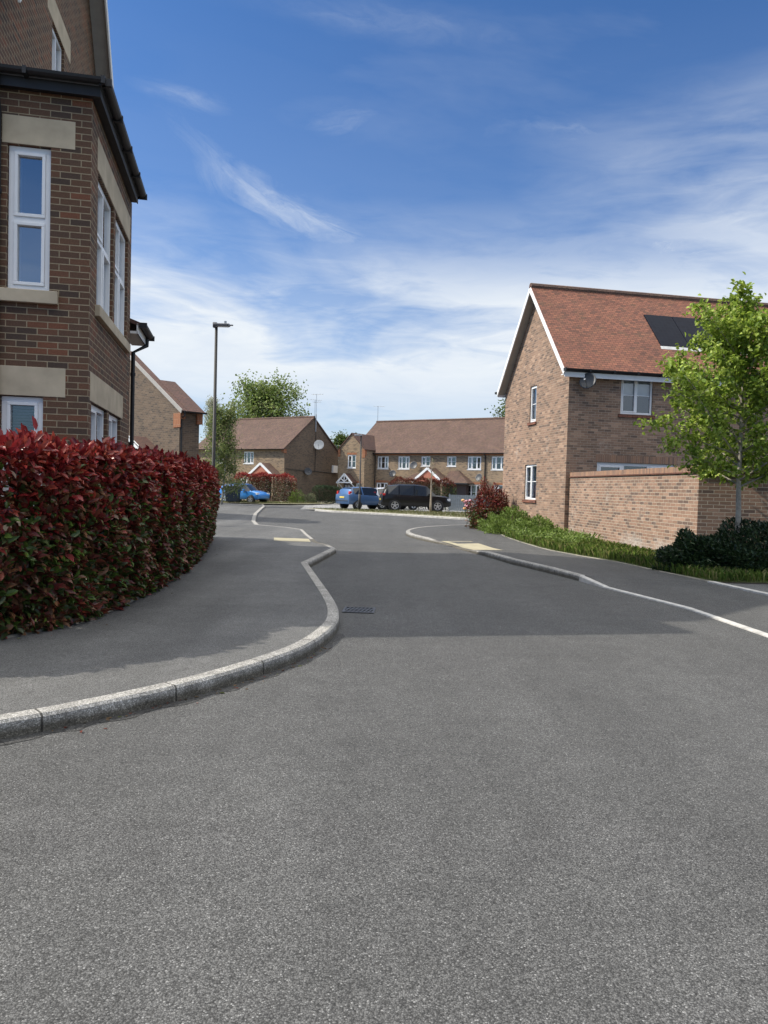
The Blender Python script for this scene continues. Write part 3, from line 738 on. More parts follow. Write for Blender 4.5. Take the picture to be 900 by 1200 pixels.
def aerial(house, base, h, n=6, lean=0):
    b = Vector(base); mb = MB()
    mb.tube([b, b + Vector((0, 0, h))], .02, 6)
    for zz_, L in ((h * .98, 1.1), (h * .62, .7)):
        c = b + Vector((0, 0, zz_)); d = Vector((math.cos(lean), math.sin(lean), 0)); s = Vector((-d.y, d.x, 0))
        mb.tube([c - d * L * .4, c + d * L * .6], .012, 5)
        for k in range(n):
            q = c + d * (L * (k / (n - 1) - .4)); w_ = .16 + .14 * (1 - k / n)
            mb.tube([q - s * w_, q + s * w_], .007, 4)
        if n < 5: break
    return mb.build('aerial', 'galv', house)

# ------------------------------------------------------------------ left house with the two-storey bay
LH = thing('brick_house', 'tall dark brick house with stone lintels behind the red hedge', 'house', (-3.49, 8.7, 0), R(11.3), 'brick houses along the street')
F_ = Fr((-4, 0), (1, 0), (0, -1))                 # bay front, u = x + 4
S_ = Fr((0, 0), (0, 1), (1, 0))                   # bay side, u = y
W_ = Fr((-1.4, 1.3), (0, 1), (1, 0))             # main gable wall, u = y - 1.3
opsF = [(3.10, 3.56, 3.65, 5.28), (3.05, 3.51, 1.0, 2.44)]
opsS = [(.42, 1.62, 3.62, 5.22), (1.76, 2.96, 3.62, 5.22), (.2, 1.32, 1.0, 2.43), (1.46, 2.48, 1.0, 2.43)]
opsW = [(4.08 - 1.3, 4.93 - 1.3, 7.6, 9.02)]
mb = MB()
wall_panel(mb, F_, 0, 4, 0, 5.9, opsF); wall_panel(mb, S_, 0, 3.3, 0, 5.9, opsS)
bk = Fr((0, 3.3), (-1, 0), (0, 1)); wall_panel(mb, bk, 0, 1.4, 0, 5.9)
wall_panel(mb, W_, 0, 8.2, 3.0, 7.6)
# the gable above the eaves, in strips so that the top-floor window is a real opening
def gz(u): return 8.07 + min(u, 8.2 - u) * 1.3
o_ = opsW[0]
for (u0, u1) in ((0, o_[0]), (o_[1], 4.1), (4.1, 8.2)):
    mb.quad(W_.p(u0, 0, 7.6), W_.p(u1, 0, 7.6), W_.p(u1, 0, gz(u1)), W_.p(u0, 0, gz(u0)))
mb.quad(W_.p(o_[0], 0, o_[3]), W_.p(o_[1], 0, o_[3]), W_.p(o_[1], 0, gz(o_[1])), W_.p(o_[0], 0, gz(o_[0])))
for (p, q) in (((o_[0], o_[2]), (o_[0], o_[3])), ((o_[0], o_[3]), (o_[1], o_[3])), ((o_[1], o_[3]), (o_[1], o_[2])), ((o_[1], o_[2]), (o_[0], o_[2]))):
    mb.quad(W_.p(p[0], 0, p[1]), W_.p(q[0], 0, q[1]), W_.p(q[0], -.09, q[1]), W_.p(p[0], -.09, p[1]))
wall_panel(mb, Fr((-11, 1.3), (1, 0), (0, -1)), 0, 9.6, 0, 8.07)
wall_panel(mb, Fr((-1.4, 9.5), (-1, 0), (0, 1)), 0, 9.6, 0, 8.07)
wall_panel(mb, Fr((-11, 9.5), (0, -1), (-1, 0)), 0, 8.2, 0, 8.07)
mb.quad((-11, 9.5, 8.07), (-11, 1.3, 8.07), (-11, 5.4, 13.4))
wall_panel(mb, Fr((-4, 1.3), (0, -1), (-1, 0)), 0, 1.3, 0, 5.9)
wall_panel(mb, Fr((-1.4, 3.3), (0, 1), (1, 0)), 1.9, 6.2, 0, 3.0)
wall_panel(mb, Fr((-.12, 3.302), (0, 1), (1, 0)), 0, .95, 0, 3.9)
wall_panel(mb, Fr((-.12, 4.252), (-1, 0), (0, 1)), 0, 1.28, 0, 3.95)
mb.build('wall', 'brick_dark', LH)
window(LH, F_, opsF[0], 1, trans=(4.46,), glass='glass_sky', behind='sides', fw=.06)
window(LH, F_, opsF[1], 1, glass='glass', behind='slats', fw=.06)
for q, tr in ((opsS[0], (4.5,)), (opsS[1], (4.5,)), (opsS[2], ()), (opsS[3], ())):
    window(LH, S_, q, 2, trans=tr, glass='glass_sky', behind='sides', fw=.06)
window(LH, W_, opsW[0], 2, glass='glass_sky', fw=.06)
mb = MB()
for (fr, a, b, z0, z1) in ((F_, 3.04, 3.82, 5.285, 5.60), (F_, 2.8, 3.75, 2.445, 2.78), (S_, .36, 3.12, 5.235, 5.62), (S_, .1, 2.65, 2.435, 2.78), (W_, 2.45, 4.1, 9.025, 9.42)):
    m1 = MB(); fr.box(m1, a, b, -.1, .006, z0, z1); m1.build('lintel', 'stone', LH, bevel=.004)
for (fr, a, b, z0, z1) in ((F_, 3.02, 3.66, 3.50, 3.648), (S_, .34, 2.98, 3.48, 3.618), (F_, 2.98, 3.6, .86, .998), (S_, .12, 2.56, .86, .998)):
    m1 = MB(); fr.box(m1, a, b, -.085, .06, z0, z1); m1.build('stone_sill', 'stone', LH, bevel=.008)
# bay eaves: soffit, gutter, lean-to roof behind it
mb = MB(); mb.bx(-4, .09, -.09, -.002, 5.885, 5.93); mb.bx(.002, .09, 0, 3.2, 5.885, 5.93)
mb.bx(-4, .105, -.105, -.09, 5.87, 6.03); mb.bx(.09, .105, -.088, 3.2, 5.87, 6.03)
mb.build('fascia', 'black', LH)
mb = MB(); slab(mb, (-4.1, -.12, 6.035), (.12, -.12, 6.035), (-1.3, 1.298, 6.4), (-4.1, 1.298, 6.4), .05); slab(mb, (.12, -.12, 6.035), (.12, 3.3, 6.035), (-1.398, 3.3, 6.4), (-1.398, 1.298, 6.4), .05)
mb.build('bay_roof', 'greymetal', LH)
mb = MB(); gutter(mb, (-4, -.165, 6.04), (.165, -.165, 6.04)); gutter(mb, (.165, -.17, 6.04), (.165, 3.28, 6.04)); mb.build('gutter', 'black', LH)
mb = MB(); downpipe(mb, (-.99, -.045, 5.6), .1, (-.99, -.16, 5.98), r=.036); mb.build('downpipe', 'black', LH)
# main roof and verge
mb = MB()
slab(mb, (-11.3, .95, 7.68), (-1.08, .95, 7.68), (-1.08, 5.4, 13.5), (-11.3, 5.4, 13.5), .1)
slab(mb, (-1.08, 9.85, 7.68), (-11.3, 9.85, 7.68), (-11.3, 5.4, 13.5), (-1.08, 5.4, 13.5), .1)
mb.build('roof', 'tile_dark', LH)
for ya in (.98, 9.82):
    mb = MB(); mb.bar((-1.25, ya, 7.55), (-1.25, 5.4, 13.32), .30, .03, (0, 0, 1)); mb.build('soffit', 'soffit', LH)
    mb = MB(); mb.bar((-1.08, ya, 7.52), (-1.08, 5.4, 13.30), .03, .18, (0, 0, 1)); mb.build('bargeboard', 'cream', LH)
# lower wing beyond the bay
mb = MB(); mb.bx(-.118, .12, 3.31, 4.42, 3.86, 3.90); mb.bx(.10, .125, 3.31, 4.42, 3.86, 4.02); mb.build('wing_soffit', 'cream', LH)
mb = MB(); slab(mb, (.16, 3.31, 4.04), (.16, 4.45, 4.04), (-1.39, 4.45, 4.6), (-1.39, 3.31, 4.6), .06); mb.build('wing_roof', 'tile_dark', LH)
mb = MB(); gutter(mb, (.19, 3.31, 4.03), (.19, 4.46, 4.03)); mb.build('gutter', 'black', LH)
mb = MB(); downpipe(mb, (-.06, 4.18, 3.7), .1, (.15, 4.3, 3.97)); mb.build('downpipe', 'black', LH)

# ------------------------------------------------------------------ neighbour house set at an angle behind it
PH = thing('brick_house', 'brown brick house end with white verge between bay and lamp', 'house', (-8.33, 30.0, 0), R(45.7), 'brick houses along the street')
mb = MB()
sl = (6.9 - 4.4) / (4.11 + .13)
pr = [(0, 4.42), (2.05, 4.42 + 2.05 * sl + .1), (6, 4.42)]
fl = Fr((0, 9.5), (0, -1), (-1, 0))
mb.quad(*[Vector((0, y, z)) for y, z in ((9.5, 0), (0, 0), (0, 4.42), (4.75, 4.42 + 4.75 * sl), (9.5, 4.42))])
mb.quad(*[Vector((.35, y, z)) for y, z in ((0, 0), (9.5, 0), (9.5, 4.42), (4.75, 4.42 + 4.75 * sl), (0, 4.42))])
wall_panel(mb, Fr((0, 0), (1, 0), (0, -1)), 0, .9, 0, 4.42)
mb.quad(*[Vector((.9, y, z)) for y, z in ((0, 0), (4.4, 0), (4.4, 4.42), (2.2, 4.42 + 2.2 * sl), (0, 4.42))])
mb.quad((0, 9.5, 0), (0, 9.5, 4.42), (.35, 9.5, 4.42), (.35, 9.5, 0)); mb.quad((.9, 4.4, 0), (.35, 4.4, 0), (.35, 4.4, 4.42), (.9, 4.4, 4.42))
mb.build('wall', 'brick_grey', PH)
mb = MB()
slab(mb, (.25, -.25, 4.38), (1.02, -.25, 4.38), (1.02, 2.2, 4.42 + 2.2 * sl + .12), (.25, 2.2, 4.42 + 2.2 * sl + .12), .08)
slab(mb, (1.02, 4.65, 4.38), (.36, 4.65, 4.38), (.36, 2.2, 4.42 + 2.2 * sl + .12), (1.02, 2.2, 4.42 + 2.2 * sl + .12), .08)
slab(mb, (-.05, -.25, 4.36), (.35, -.25, 4.36), (.35, 4.75, 4.42 + 4.75 * sl + .1), (-.05, 4.75, 4.42 + 4.75 * sl + .1), .08)
slab(mb, (.35, 9.75, 4.36), (-.05, 9.75, 4.36), (-.05, 4.75, 4.42 + 4.75 * sl + .1), (.35, 4.75, 4.42 + 4.75 * sl + .1), .08)
mb.build('roof', 'tile_dark', PH)
mb = MB(); mb.bar((-.065, -.25, 4.34), (-.065, 4.75, 4.42 + 4.75 * sl + .05), .03, .16); mb.bar((-.065, 9.75, 4.34), (-.065, 4.75, 4.42 + 4.75 * sl + .05), .03, .16); mb.build('bargeboard', 'soffit', PH)
mb = MB(); mb.bx(-.03, -.002, -.1, .45, 3.72, 4.3); mb.bx(-.002, .2, -.1, -.002, 4.05, 4.33); mb.build('kneeler', 'brick_orange', PH)
mb = MB(); mb.bx(.75, .902, -.1, -.002, 3.9, 4.33); mb.bx(.902, 1.0, -.1, .3, 3.9, 4.33); mb.build('kneeler', 'brick_orange', PH)
mb = MB(); gutter(mb, (.0, -.3, 4.36), (1.05, -.3, 4.36), .05); downpipe(mb, (.06, -.05, 4.1), .1, (.06, -.28, 4.3)); mb.build('gutter', 'black', PH)
mb = MB(); mb.bar((-.8, 1.7, 2.80), (-.8, 2.75, 3.32), .04, .2); mb.bar((-.8, 3.8, 2.80), (-.8, 2.75, 3.32), .04, .2); mb.build('porch_bargeboard', 'white', PH)
mb = MB(); slab(mb, (-.82, 1.6, 2.84), (-.002, 1.6, 2.84), (-.002, 2.75, 3.41), (-.82, 2.75, 3.41), .05); slab(mb, (-.002, 3.9, 2.84), (-.82, 3.9, 2.84), (-.82, 2.75, 3.41), (-.002, 2.75, 3.41), .05); mb.build('porch_roof', 'tile_dark', PH)

# ------------------------------------------------------------------ right house
RH = thing('brick_house', 'brown brick house with orange tiled roof and solar panels', 'house', (5.59, 23.0, 0), R(11), 'brick houses along the street')
fg = Fr((0, 5.6), (0, -1), (-1, 0)); ff = Fr((0, 0), (1, 0), (0, -1))
RW = 13.0
og = [(5.6 - 3.13, 5.6 - 2.55, 3.93, 5.18), (5.6 - 3.38, 5.6 - 2.33, 1.24, 2.46)]
of_ = [(1.75, 2.84, 4.03, 5.23), (1.03, 3.70, .15, 2.50), (7.2, 8.4, 4.03, 5.23), (10.4, 11.5, 4.03, 5.23)]
mb = MB()
wall_panel(mb, fg, 0, 5.6, 0, 5.4, og); wall_panel(mb, ff, 0, RW, 0, 5.4, of_)
mb.quad((0, 5.6, 5.4), (0, 0, 5.4), (0, 2.75, 8.42))
wall_panel(mb, Fr((RW, 0), (0, 1), (1, 0)), 0, 5.6, 0, 5.4); mb.quad((RW, 0, 5.4), (RW, 5.6, 5.4), (RW, 2.75, 8.42))
wall_panel(mb, Fr((RW, 5.6), (-1, 0), (0, 1)), 0, RW, 0, 5.4)
mb.build('wall', 'brick_right', RH)
window(RH, fg, og[0], 1, bars=(4.55,), behind='blind', fw=.055)
window(RH, fg, og[1], 2, bars=(1.87,), behind='blind', fw=.055)
window(RH, ff, of_[0], 2, bars=(4.63,), behind='half', fw=.06)
window(RH, ff, of_[2], 2, bars=(4.63,), behind='half', fw=.06)
window(RH, ff, of_[3], 2, bars=(4.63,), behind='half', fw=.06)
window(RH, ff, of_[1], 3, trans=(), fw=.09, name='patio_door')
mb = MB(); 
for fr, o in ((fg, og[0]), (fg, og[1]), (ff, of_[0]), (ff, of_[2]), (ff, of_[3])):
    m1 = MB(); fr.box(m1, o[0] - .08, o[1] + .08, -.06, .045, o[2] - .10, o[2] - .012); m1.build('sill', 'tile_red', RH, bevel=.004)
m1 = MB(); ff.box(m1, .98, 3.78, -.02, .004, 2.502, 2.73); m1.build('soldier_course', 'brick_soldier', RH)
sl = (8.55 - 5.3) / 3.0
mb = MB()
slab(mb, (-.28, -.28, 5.3), (RW + .28, -.28, 5.3), (RW + .28, 2.75, 8.58), (-.28, 2.75, 8.58), .07)
slab(mb, (RW + .28, 5.78, 5.3), (-.28, 5.78, 5.3), (-.28, 2.75, 8.58), (RW + .28, 2.75, 8.58), .07)
mb.build('roof', 'tile_red', RH)
mb = MB(); x = -.28
while x < RW + .2:
    mb.tube([(x, 2.75, 8.54), (x + .435, 2.75, 8.54)], .115, 10); x += .44
mb.build('ridge_tiles', 'tile_brown', RH)
for (ya, za, yb, zb) in ((-.27, 5.17, 2.75, 8.44), (5.77, 5.17, 2.75, 8.44)):
    mb = MB(); mb.bar((-.285, ya, za), (-.285, yb, zb), .035, .15); mb.build('bargeboard', 'white', RH, bevel=.004)
for (ya, za, yb, zb) in ((-.2, 5.20, 2.75, 8.40), (5.7, 5.20, 2.75, 8.40)):
    mb = MB(); mb.bar((-.135, ya, za), (-.135, yb, zb), .27, .02); mb.build('soffit', 'soffit', RH)
mb = MB(); mb.bx(-.265, RW + .2, -.245, -.22, 5.05, 5.20); mb.bx(-.265, RW + .2, -.22, -.002, 5.12, 5.15); mb.bx(-.265, RW + .2, 5.72, 5.745, 5.10, 5.28); mb.build('fascia', 'white', RH)
mb = MB(); gutter(mb, (-.3, -.31, 5.29), (RW + .3, -.31, 5.29), .075); gutter(mb, (RW + .3, 5.81, 5.29), (-.34, 5.81, 5.29), .058); mb.build('gutter', 'black', RH)
def rp(x, y, off=0.0):
    n = Vector((0, -sl, 1)).normalized(); return Vector((x, y, 5.3 + (y + .25) * (8.58 - 5.3) / 3.03)) + n * off
for k in range(3):
    x0 = 3.48 + k * 1.05; mb = MB()
    a, b, c, d = rp(x0, .72, .05), rp(x0 + 1.03, .72, .05), rp(x0 + 1.03, 1.9, .05), rp(x0, 1.9, .05)
    mb.quad(a, b, c, d); n = (b - a).cross(d - a).normalized() * .05
    for p, q in ((a, b), (b, c), (c, d), (d, a)): mb.quad(p, p - n, q - n, q)
    sp = mb.build('solar_panel', 'solar', RH)
mb = MB(); a, b, c, d = rp(3.44, .62, .02), rp(6.66, .62, .02), rp(6.66, .715, .045), rp(3.44, .715, .045); mb.quad(a, b, c, d); mb.quad(a, a - Vector((0, 0, .03)), b - Vector((0, 0, .03)), b); mb.build('flashing', 'galv', RH)
dish(RH, (.46, -.34, 4.93), (-.66, -.70, .30), .26, 'dishgrey', (.46, -.0, 4.8))

# ------------------------------------------------------------------ garden wall
GW = thing('garden_wall', 'reddish brick garden wall with brick coping beside the laurel', 'wall', (0, 0, 0))
W0, W1, W2 = Vector((5.72, 22.98, 0)), Vector((6.42, 15.2, 0)), Vector((14.2, 13.3, 0))
u1 = (W1 - W0).normalized(); n1_ = Vector((u1.y, -u1.x, 0))
u2 = (W2 - W1).normalized(); n2_ = Vector((u2.y, -u2.x, 0))
mi = (n1_ + n2_).normalized() / max(.3, (n1_ + n2_).normalized().dot(n1_))
def ring(off): return [W0 + n1_ * off, W1 + mi * off, W2 + n2_ * off]
def wsec(mb, outer, inner, z0, z1):
    a, b = ring(outer), ring(inner); lo, hi = Vector((0, 0, z0)), Vector((0, 0, z1))
    for i in range(2):
        mb.quad(a[i] + lo, a[i + 1] + lo, a[i + 1] + hi, a[i] + hi); mb.quad(b[i + 1] + lo, b[i] + lo, b[i] + hi, b[i + 1] + hi)
        mb.quad(a[i] + hi, a[i + 1] + hi, b[i + 1] + hi, b[i] + hi); mb.quad(b[i] + lo, b[i + 1] + lo, a[i + 1] + lo, a[i] + lo)
    for i, s in ((0, 1), (2, -1)):
        q = [a[i] + lo, a[i] + hi, b[i] + hi, b[i] + lo]; mb.quad(*(q if s > 0 else q[::-1]))
mb = MB(); wsec(mb, 0, -.22, 0, 1.985); mb.build('brickwork', 'brick_wall', GW)
mb = MB(); wsec(mb, .04, -.26, 1.986, 2.015); mb.build('tile_creasing', 'tile_red', GW)
mb = MB(); wsec(mb, .008, -.225, 2.016, 2.14); mb.build('coping', 'brick_soldier', GW)

# ------------------------------------------------------------------ far houses
def bay_arch(mb, fr, a, b, z): fr.box(mb, a - .08, b + .08, -.02, .006, z, z + .2)
CH = thing('brick_house', 'buff brick house with plain gable end, aerial and white dish', 'house', (-8.97, 66, 0), R(-32), 'brick houses along the street')
fc = Fr((-11, 0), (1, 0), (0, -1)); fs = Fr((0, 0), (0, 1), (1, 0))
oc = [(11 - 4.85, 11 - 3.62, 3.4, 4.5), (11 - 8.6, 11 - 7.4, 3.4, 4.5), (11 - 5.2, 11 - 4.1, .9, 2.1)]
mb = MB(); wall_panel(mb, fc, 0, 11, 0, 4.85, oc); wall_panel(mb, Fr((0, 8.2), (-1, 0), (0, 1)), 0, 11, 0, 4.85); wall_panel(mb, Fr((-11, 8.2), (0, -1), (-1, 0)), 0, 8.2, 0, 4.85)
mb.build('wall', 'brick_buff', CH)
mb = MB(); wall_panel(mb, fs, 0, 8.2, 0, 4.85); mb.quad((0, 0, 4.85), (0, 8.2, 4.85), (0, 4.1, 7.8))
mb.build('gable_wall', 'brick_grey', CH)
mb = MB(); mb.quad((-11, 8.2, 4.85), (-11, 0, 4.85), (-11, 4.1, 7.8)); mb.build('gable_wall', 'brick_buff', CH)
for o in oc: window(CH, fc, o, 3, bars=((o[2] + o[3]) / 2,), fw=.07, sill=(.04, .06, .03))
mb = MB(); slab(mb, (-11.2, -.3, 4.72), (.1, -.3, 4.72), (.1, 4.1, 7.95), (-11.2, 4.1, 7.95), .1); slab(mb, (.1, 8.5, 4.72), (-11.2, 8.5, 4.72), (-11.2, 4.1, 7.95), (.1, 4.1, 7.95), .1); mb.build('roof', 'tile_brown', CH)
mb = MB(); mb.tube([(-11.2, 4.1, 7.93), (.1, 4.1, 7.93)], .12, 8); mb.build('ridge_tiles', 'tile_brown', CH)
mb = MB(); gutter(mb, (-11.2, -.35, 4.72), (.05, -.35, 4.72)); downpipe(mb, (-5.9, -.05, 4.5), .1, (-5.9, -.33, 4.66)); mb.build('gutter', 'black', CH)
mb = MB(); mb.bx(.002, .05, -.16, .22, 4.36, 4.72); mb.bx(-.25, .002, -.16, -.002, 4.42, 4.72); mb.build('kneeler', 'brick_orange', CH)
def porch(H, xc, half, z0, zr, y0, y1, infill='pink', rm='tile_brown'):
    mb = MB(); slab(mb, (xc - half, y1, z0), (xc - half, y0, z0), (xc, y0, zr), (xc, y1, zr), .07); slab(mb, (xc + half, y0, z0), (xc + half, y1, z0), (xc, y1, zr), (xc, y0, zr), .07)
    p = mb.build('porch_roof', rm, H)
    mb = MB(); mb.bar((xc - half, y0 - .02, z0 - .08), (xc, y0 - .02, zr - .08), .05, .2); mb.bar((xc + half, y0 - .02, z0 - .08), (xc, y0 - .02, zr - .08), .05, .2); mb.build('porch_bargeboard', 'white', H)
    if infill:
        mb = MB(); mb.quad((xc - half + .1, y0 + .03, z0 - .02), (xc + half - .1, y0 + .03, z0 - .02), (xc, y0 + .03, zr - .1)); mb.quad((xc + half - .1, y0 + .06, z0 - .02), (xc - half + .1, y0 + .06, z0 - .02), (xc, y0 + .06, zr - .1)); mb.build('porch_gable', infill, H)
    return p
porch(CH, -1.65, 1.55, 2.3, 3.45, -1.3, .0)
for x in (-3.1, -.35):
    mb = MB(); mb.bx(x, x + .15, -1.25, -.0, 0, 2.25); mb.build('porch_side', 'brick_buff', CH)
mb = MB(); mb.bx(-2.1, -1.2, -.05, -.002, .1, 2.15); mb.build('door', 'door_dark', CH)
dish(CH, (.38, 4.5, 5.35), (.5, -.85, .3), .48, 'dishwhite', (.0, 4.5, 5.2))
dish(CH, (.30, 3.05, 2.82), (.75, -.6, .3), .36, 'dishgrey', (.0, 3.05, 2.7))
mb = MB(); mb.bx(.002, .2, 7.15, 7.85, 2.85, 3.55); mb.build('meter_box', 'white', CH)
mb = MB(); mb.tube([(.03, .2, 3.0), (.03, 3.2, 2.85), (.03, 5, 2.9), (.03, 7.2, 2.8)], .022, 5); mb.tube([(.03, 4.45, 2.9), (.03, 4.45, 7.5)], .018, 5); mb.build('cable', 'black', CH)
mb = MB(); mb.tube([(.12, 4.3, 6.6), (.12, 4.3, 8.2)], .05, 6); mb.build('aerial_bracket', 'galv', CH)
aerial(CH, (.12, 4.3, 8.1), 2.0, 7, R(10)); aerial(CH, (-.15, 4.45, 7.9), 1.7, 4, R(60))

TE = thing('terraced_houses', 'long buff brick terrace with brown tiled roof behind the parked cars', 'house', (3.68, 66, 0), R(-32))
ft = Fr((-8, 0), (1, 0), (0, -1)); TL = 24.0
def T(a, b, z0, z1): return (a + 8, b + 8, z0, z1)
ot = [T(-5.2, -4.0, 3.28, 4.42), T(-2.97, -1.77, 3.28, 4.42), T(-.57, .33, 3.56, 4.42), T(2.0, 2.88, 3.56, 4.42), T(3.98, 5.25, 3.3, 4.42), T(6.2, 7.5, 3.3, 4.42), T(9.2, 10.4, 3.3, 4.42), T(12.2, 13.4, 3.3, 4.42),
      T(-5.25, -4.0, .7, 2.0), T(4.0, 5.25, .7, 2.02), T(6.5, 7.7, .7, 2.02), T(9.2, 10.4, .7, 2.02)]
mb = MB(); wall_panel(mb, ft, 0, TL, 0, 4.8, ot); wall_panel(mb, Fr((-8 + TL, 8.4), (-1, 0), (0, 1)), 0, TL, 0, 4.8)
for s_, x in ((-1, -8), (1, -8 + TL)):
    q = [(x, 8.4, 0), (x, 0, 0), (x, 0, 4.8), (x, 4.2, 7.9), (x, 8.4, 4.8)]; mb.quad(*(q if s_ < 0 else q[::-1]))
mb.build('wall', 'brick_buff', TE)
for i, o in enumerate(ot): window(TE, ft, o, 2 if o[1] - o[0] < 1 else 3, bars=((o[2] + o[3]) / 2,), fw=.07, sill=(.04, .06, .03), behind=['sides', None, None, None, 'left', 'sides', None, None, None, None, None, None][i])
for o in ot[8:]:
    mb = MB(); bay_arch(mb, ft, o[0], o[1], o[3] + .002); mb.build('brick_arch', 'brick_orange', TE)
mb = MB(); slab(mb, (-8.1, -.3, 4.7), (-8 + TL, -.3, 4.7), (-8 + TL, 4.2, 8.05), (-8.1, 4.2, 8.05), .1); slab(mb, (-8 + TL, 8.7, 4.7), (-8.1, 8.7, 4.7), (-8.1, 4.2, 8.05), (-8 + TL, 4.2, 8.05), .1); mb.build('roof', 'tile_brown', TE)
mb = MB(); mb.tube([(-8.1, 4.2, 8.03), (-8 + TL, 4.2, 8.03)], .12, 8); mb.build('ridge_tiles', 'tile_brown', TE)
mb = MB(); gutter(mb, (-5.5, -.35, 4.7), (-8 + TL, -.35, 4.7)); downpipe(mb, (5.65, -.06, 4.5), .1, (5.65, -.33, 4.64), .05); downpipe(mb, (-5.4, -.08, 4.5), .1, (-5.4, -.33, 4.64), .04); mb.build('gutter', 'black', TE)
mb = MB(); mb.bx(-5.5, -8 + TL, -.03, -.002, 4.42 + .1, 4.62); mb.build('brick_band', 'brick_orange', TE)
# gabled wing at its left end
wx0, wx1, wy = -8.45, -5.55, -1.65
fw_ = Fr((wx0, wy), (1, 0), (0, -1))
ow = [(-7.42 - wx0, -6.50 - wx0, 3.27, 4.47), (-7.75 - wx0, -6.92 - wx0, .12, 1.85), (-6.4 - wx0, -5.92 - wx0, .7, 1.9)]
mb = MB(); wall_panel(mb, fw_, 0, wx1 - wx0, 0, 5.0, ow); mb.quad((wx0, wy, 5.0), (wx1, wy, 5.0), ((wx0 + wx1) / 2, wy, 6.35))
wall_panel(mb, Fr((wx1, wy), (0, 1), (1, 0)), 0, -wy, 0, 5.0); wall_panel(mb, Fr((wx0, 0), (0, -1), (-1, 0)), 0, -wy, 0, 5.0)
mb.build('wing_wall', 'brick_buff', TE)
window(TE, fw_, ow[0], 2, bars=(3.87,), fw=.07, sill=(.04, .06, .03)); window(TE, fw_, ow[2], 1, bars=(1.3,), fw=.06, sill=(.03, .06, .03))
for q, z in ((ow[0], 4.472), (ow[2], 1.902)):
    mb = MB(); bay_arch(mb, fw_, q[0], q[1], z); mb.build('brick_arch', 'brick_orange', TE)
mb = MB(); mb.bx(wx1 - .25, wx1 + .06, wy - .05, wy - .002, 4.2, 5.02); mb.bx(wx1 + .002, wx1 + .06, wy - .002, wy + .25, 4.4, 5.02); mb.build('kneeler', 'brick_orange', TE)
mb = MB(); mb.bx(wx0 - .06, wx0 + .2, wy - .05, wy - .002, 4.3, 5.02); mb.build('kneeler', 'brick_orange', TE)
xm = (wx0 + wx1) / 2
mb = MB(); slab(mb, (wx0 - .12, 1.5, 4.95), (wx0 - .12, wy - .08, 4.95), (xm, wy - .08, 6.5), (xm, 3.0, 6.5), .08); slab(mb, (wx1 + .12, wy - .08, 4.95), (wx1 + .12, 1.5, 4.95), (xm, 3.0, 6.5), (xm, wy - .08, 6.5), .08); mb.build('wing_roof', 'tile_dark', TE)
mb = MB()
fw_.box(mb, ow[1][0], ow[1][1], -.09, -.02, .12, 1.85); d_ = mb.build('door', 'door_dark', TE)
mb = MB()
for i in range(2):
    for j in range(3): fw_.box(mb, ow[1][0] + .1 + i * .33, ow[1][0] + .36 + i * .33, -.022, -.012, .75 + j * .34, 1.03 + j * .34)
mb.build('door_panes', 'curtain', d_)
mb = MB(); cxp = -7.1
slab(mb, (cxp - .85, wy, 1.9), (cxp - .85, wy - .9, 1.9), (cxp, wy - .9, 2.75), (cxp, wy, 2.75), .06); slab(mb, (cxp + .85, wy - .9, 1.9), (cxp + .85, wy, 1.9), (cxp, wy, 2.75), (cxp, wy - .9, 2.75), .06); mb.build('porch_roof', 'tile_dark', TE)
mb = MB()
for s_ in (-1, 1): mb.bar((cxp + s_ * .85, wy - .92, 1.85), (cxp, wy - .92, 2.68), .05, .16); mb.bar((cxp, wy - .92, 2.0), (cxp + s_ * .42, wy - .92, 2.3), .05, .08); mb.bar((cxp + s_ * .7, wy - .9, 1.9), (cxp + s_ * .7, wy, 1.3), .07, .07)
mb.bar((cxp - .8, wy - .92, 1.92), (cxp + .8, wy - .92, 1.92), .05, .12); mb.bar((cxp, wy - .92, 1.95), (cxp, wy - .92, 2.6), .05, .08, (1, 0, 0)); mb.build('porch_bracket', 'white', TE)
porch(TE, .93, 1.5, 2.2, 3.4, -1.55, .0)
for x in (-.5, 2.2):
    mb = MB(); mb.bx(x, x + .15, -1.5, 0, 0, 2.15); mb.build('porch_side', 'brick_buff', TE)
# hipped porch roofs either side
for xa, xb, xr0, xr1, zr in ((2.2, 4.7, 2.5, 3.3, 3.15), (-2.2, -.4, -.9, -.4, 2.9)):
    mb = MB(); e = Vector
    A, B, C2, D2 = (xa, -1.3, 2.1), (xb, -1.3, 2.1), (xb, 0, 2.1), (xa, 0, 2.1); P, Q = (xr0, -.35, zr), (xr1, -.35, zr); P2, Q2 = (xr0, 0, zr), (xr1, 0, zr)
    mb.quad(A, B, Q, P); mb.quad(B, C2, Q2, Q); mb.quad(D2, A, P, P2); mb.quad(P, Q, Q2, P2); mb.quad(D2, C2, B, A)
    mb.build('hipped_porch_roof', 'tile_brown', TE)
mb = MB(); mb.bx(2.36, 4.6, -1.36, -1.3, 2.0, 2.12); mb.bx(4.6, 4.66, -1.36, 0, 2.0, 2.12); mb.build('porch_gutter', 'black', TE)
mb = MB(); mb.bx(2.45, 4.2, -.6, -.002, 0, 1.95); mb.build('porch_recess', 'door_dark', TE)
dish(TE, (-1.13, -.35, 3.6), (.1, -.9, .3), .36, 'dishgrey', (-1.13, 0, 3.4)); dish(TE, (-3.3, -.35, 2.83), (.1, -.9, .3), .33, 'dishgrey', (-3.3, 0, 2.7)); dish(TE, (5.3, -.4, 2.62), (-.3, -.9, .3), .34, 'dishgrey', (5.3, 0, 2.5))
aerial(TE, (-8.0, 4.2, 8.0), 1.6, 4, R(30))

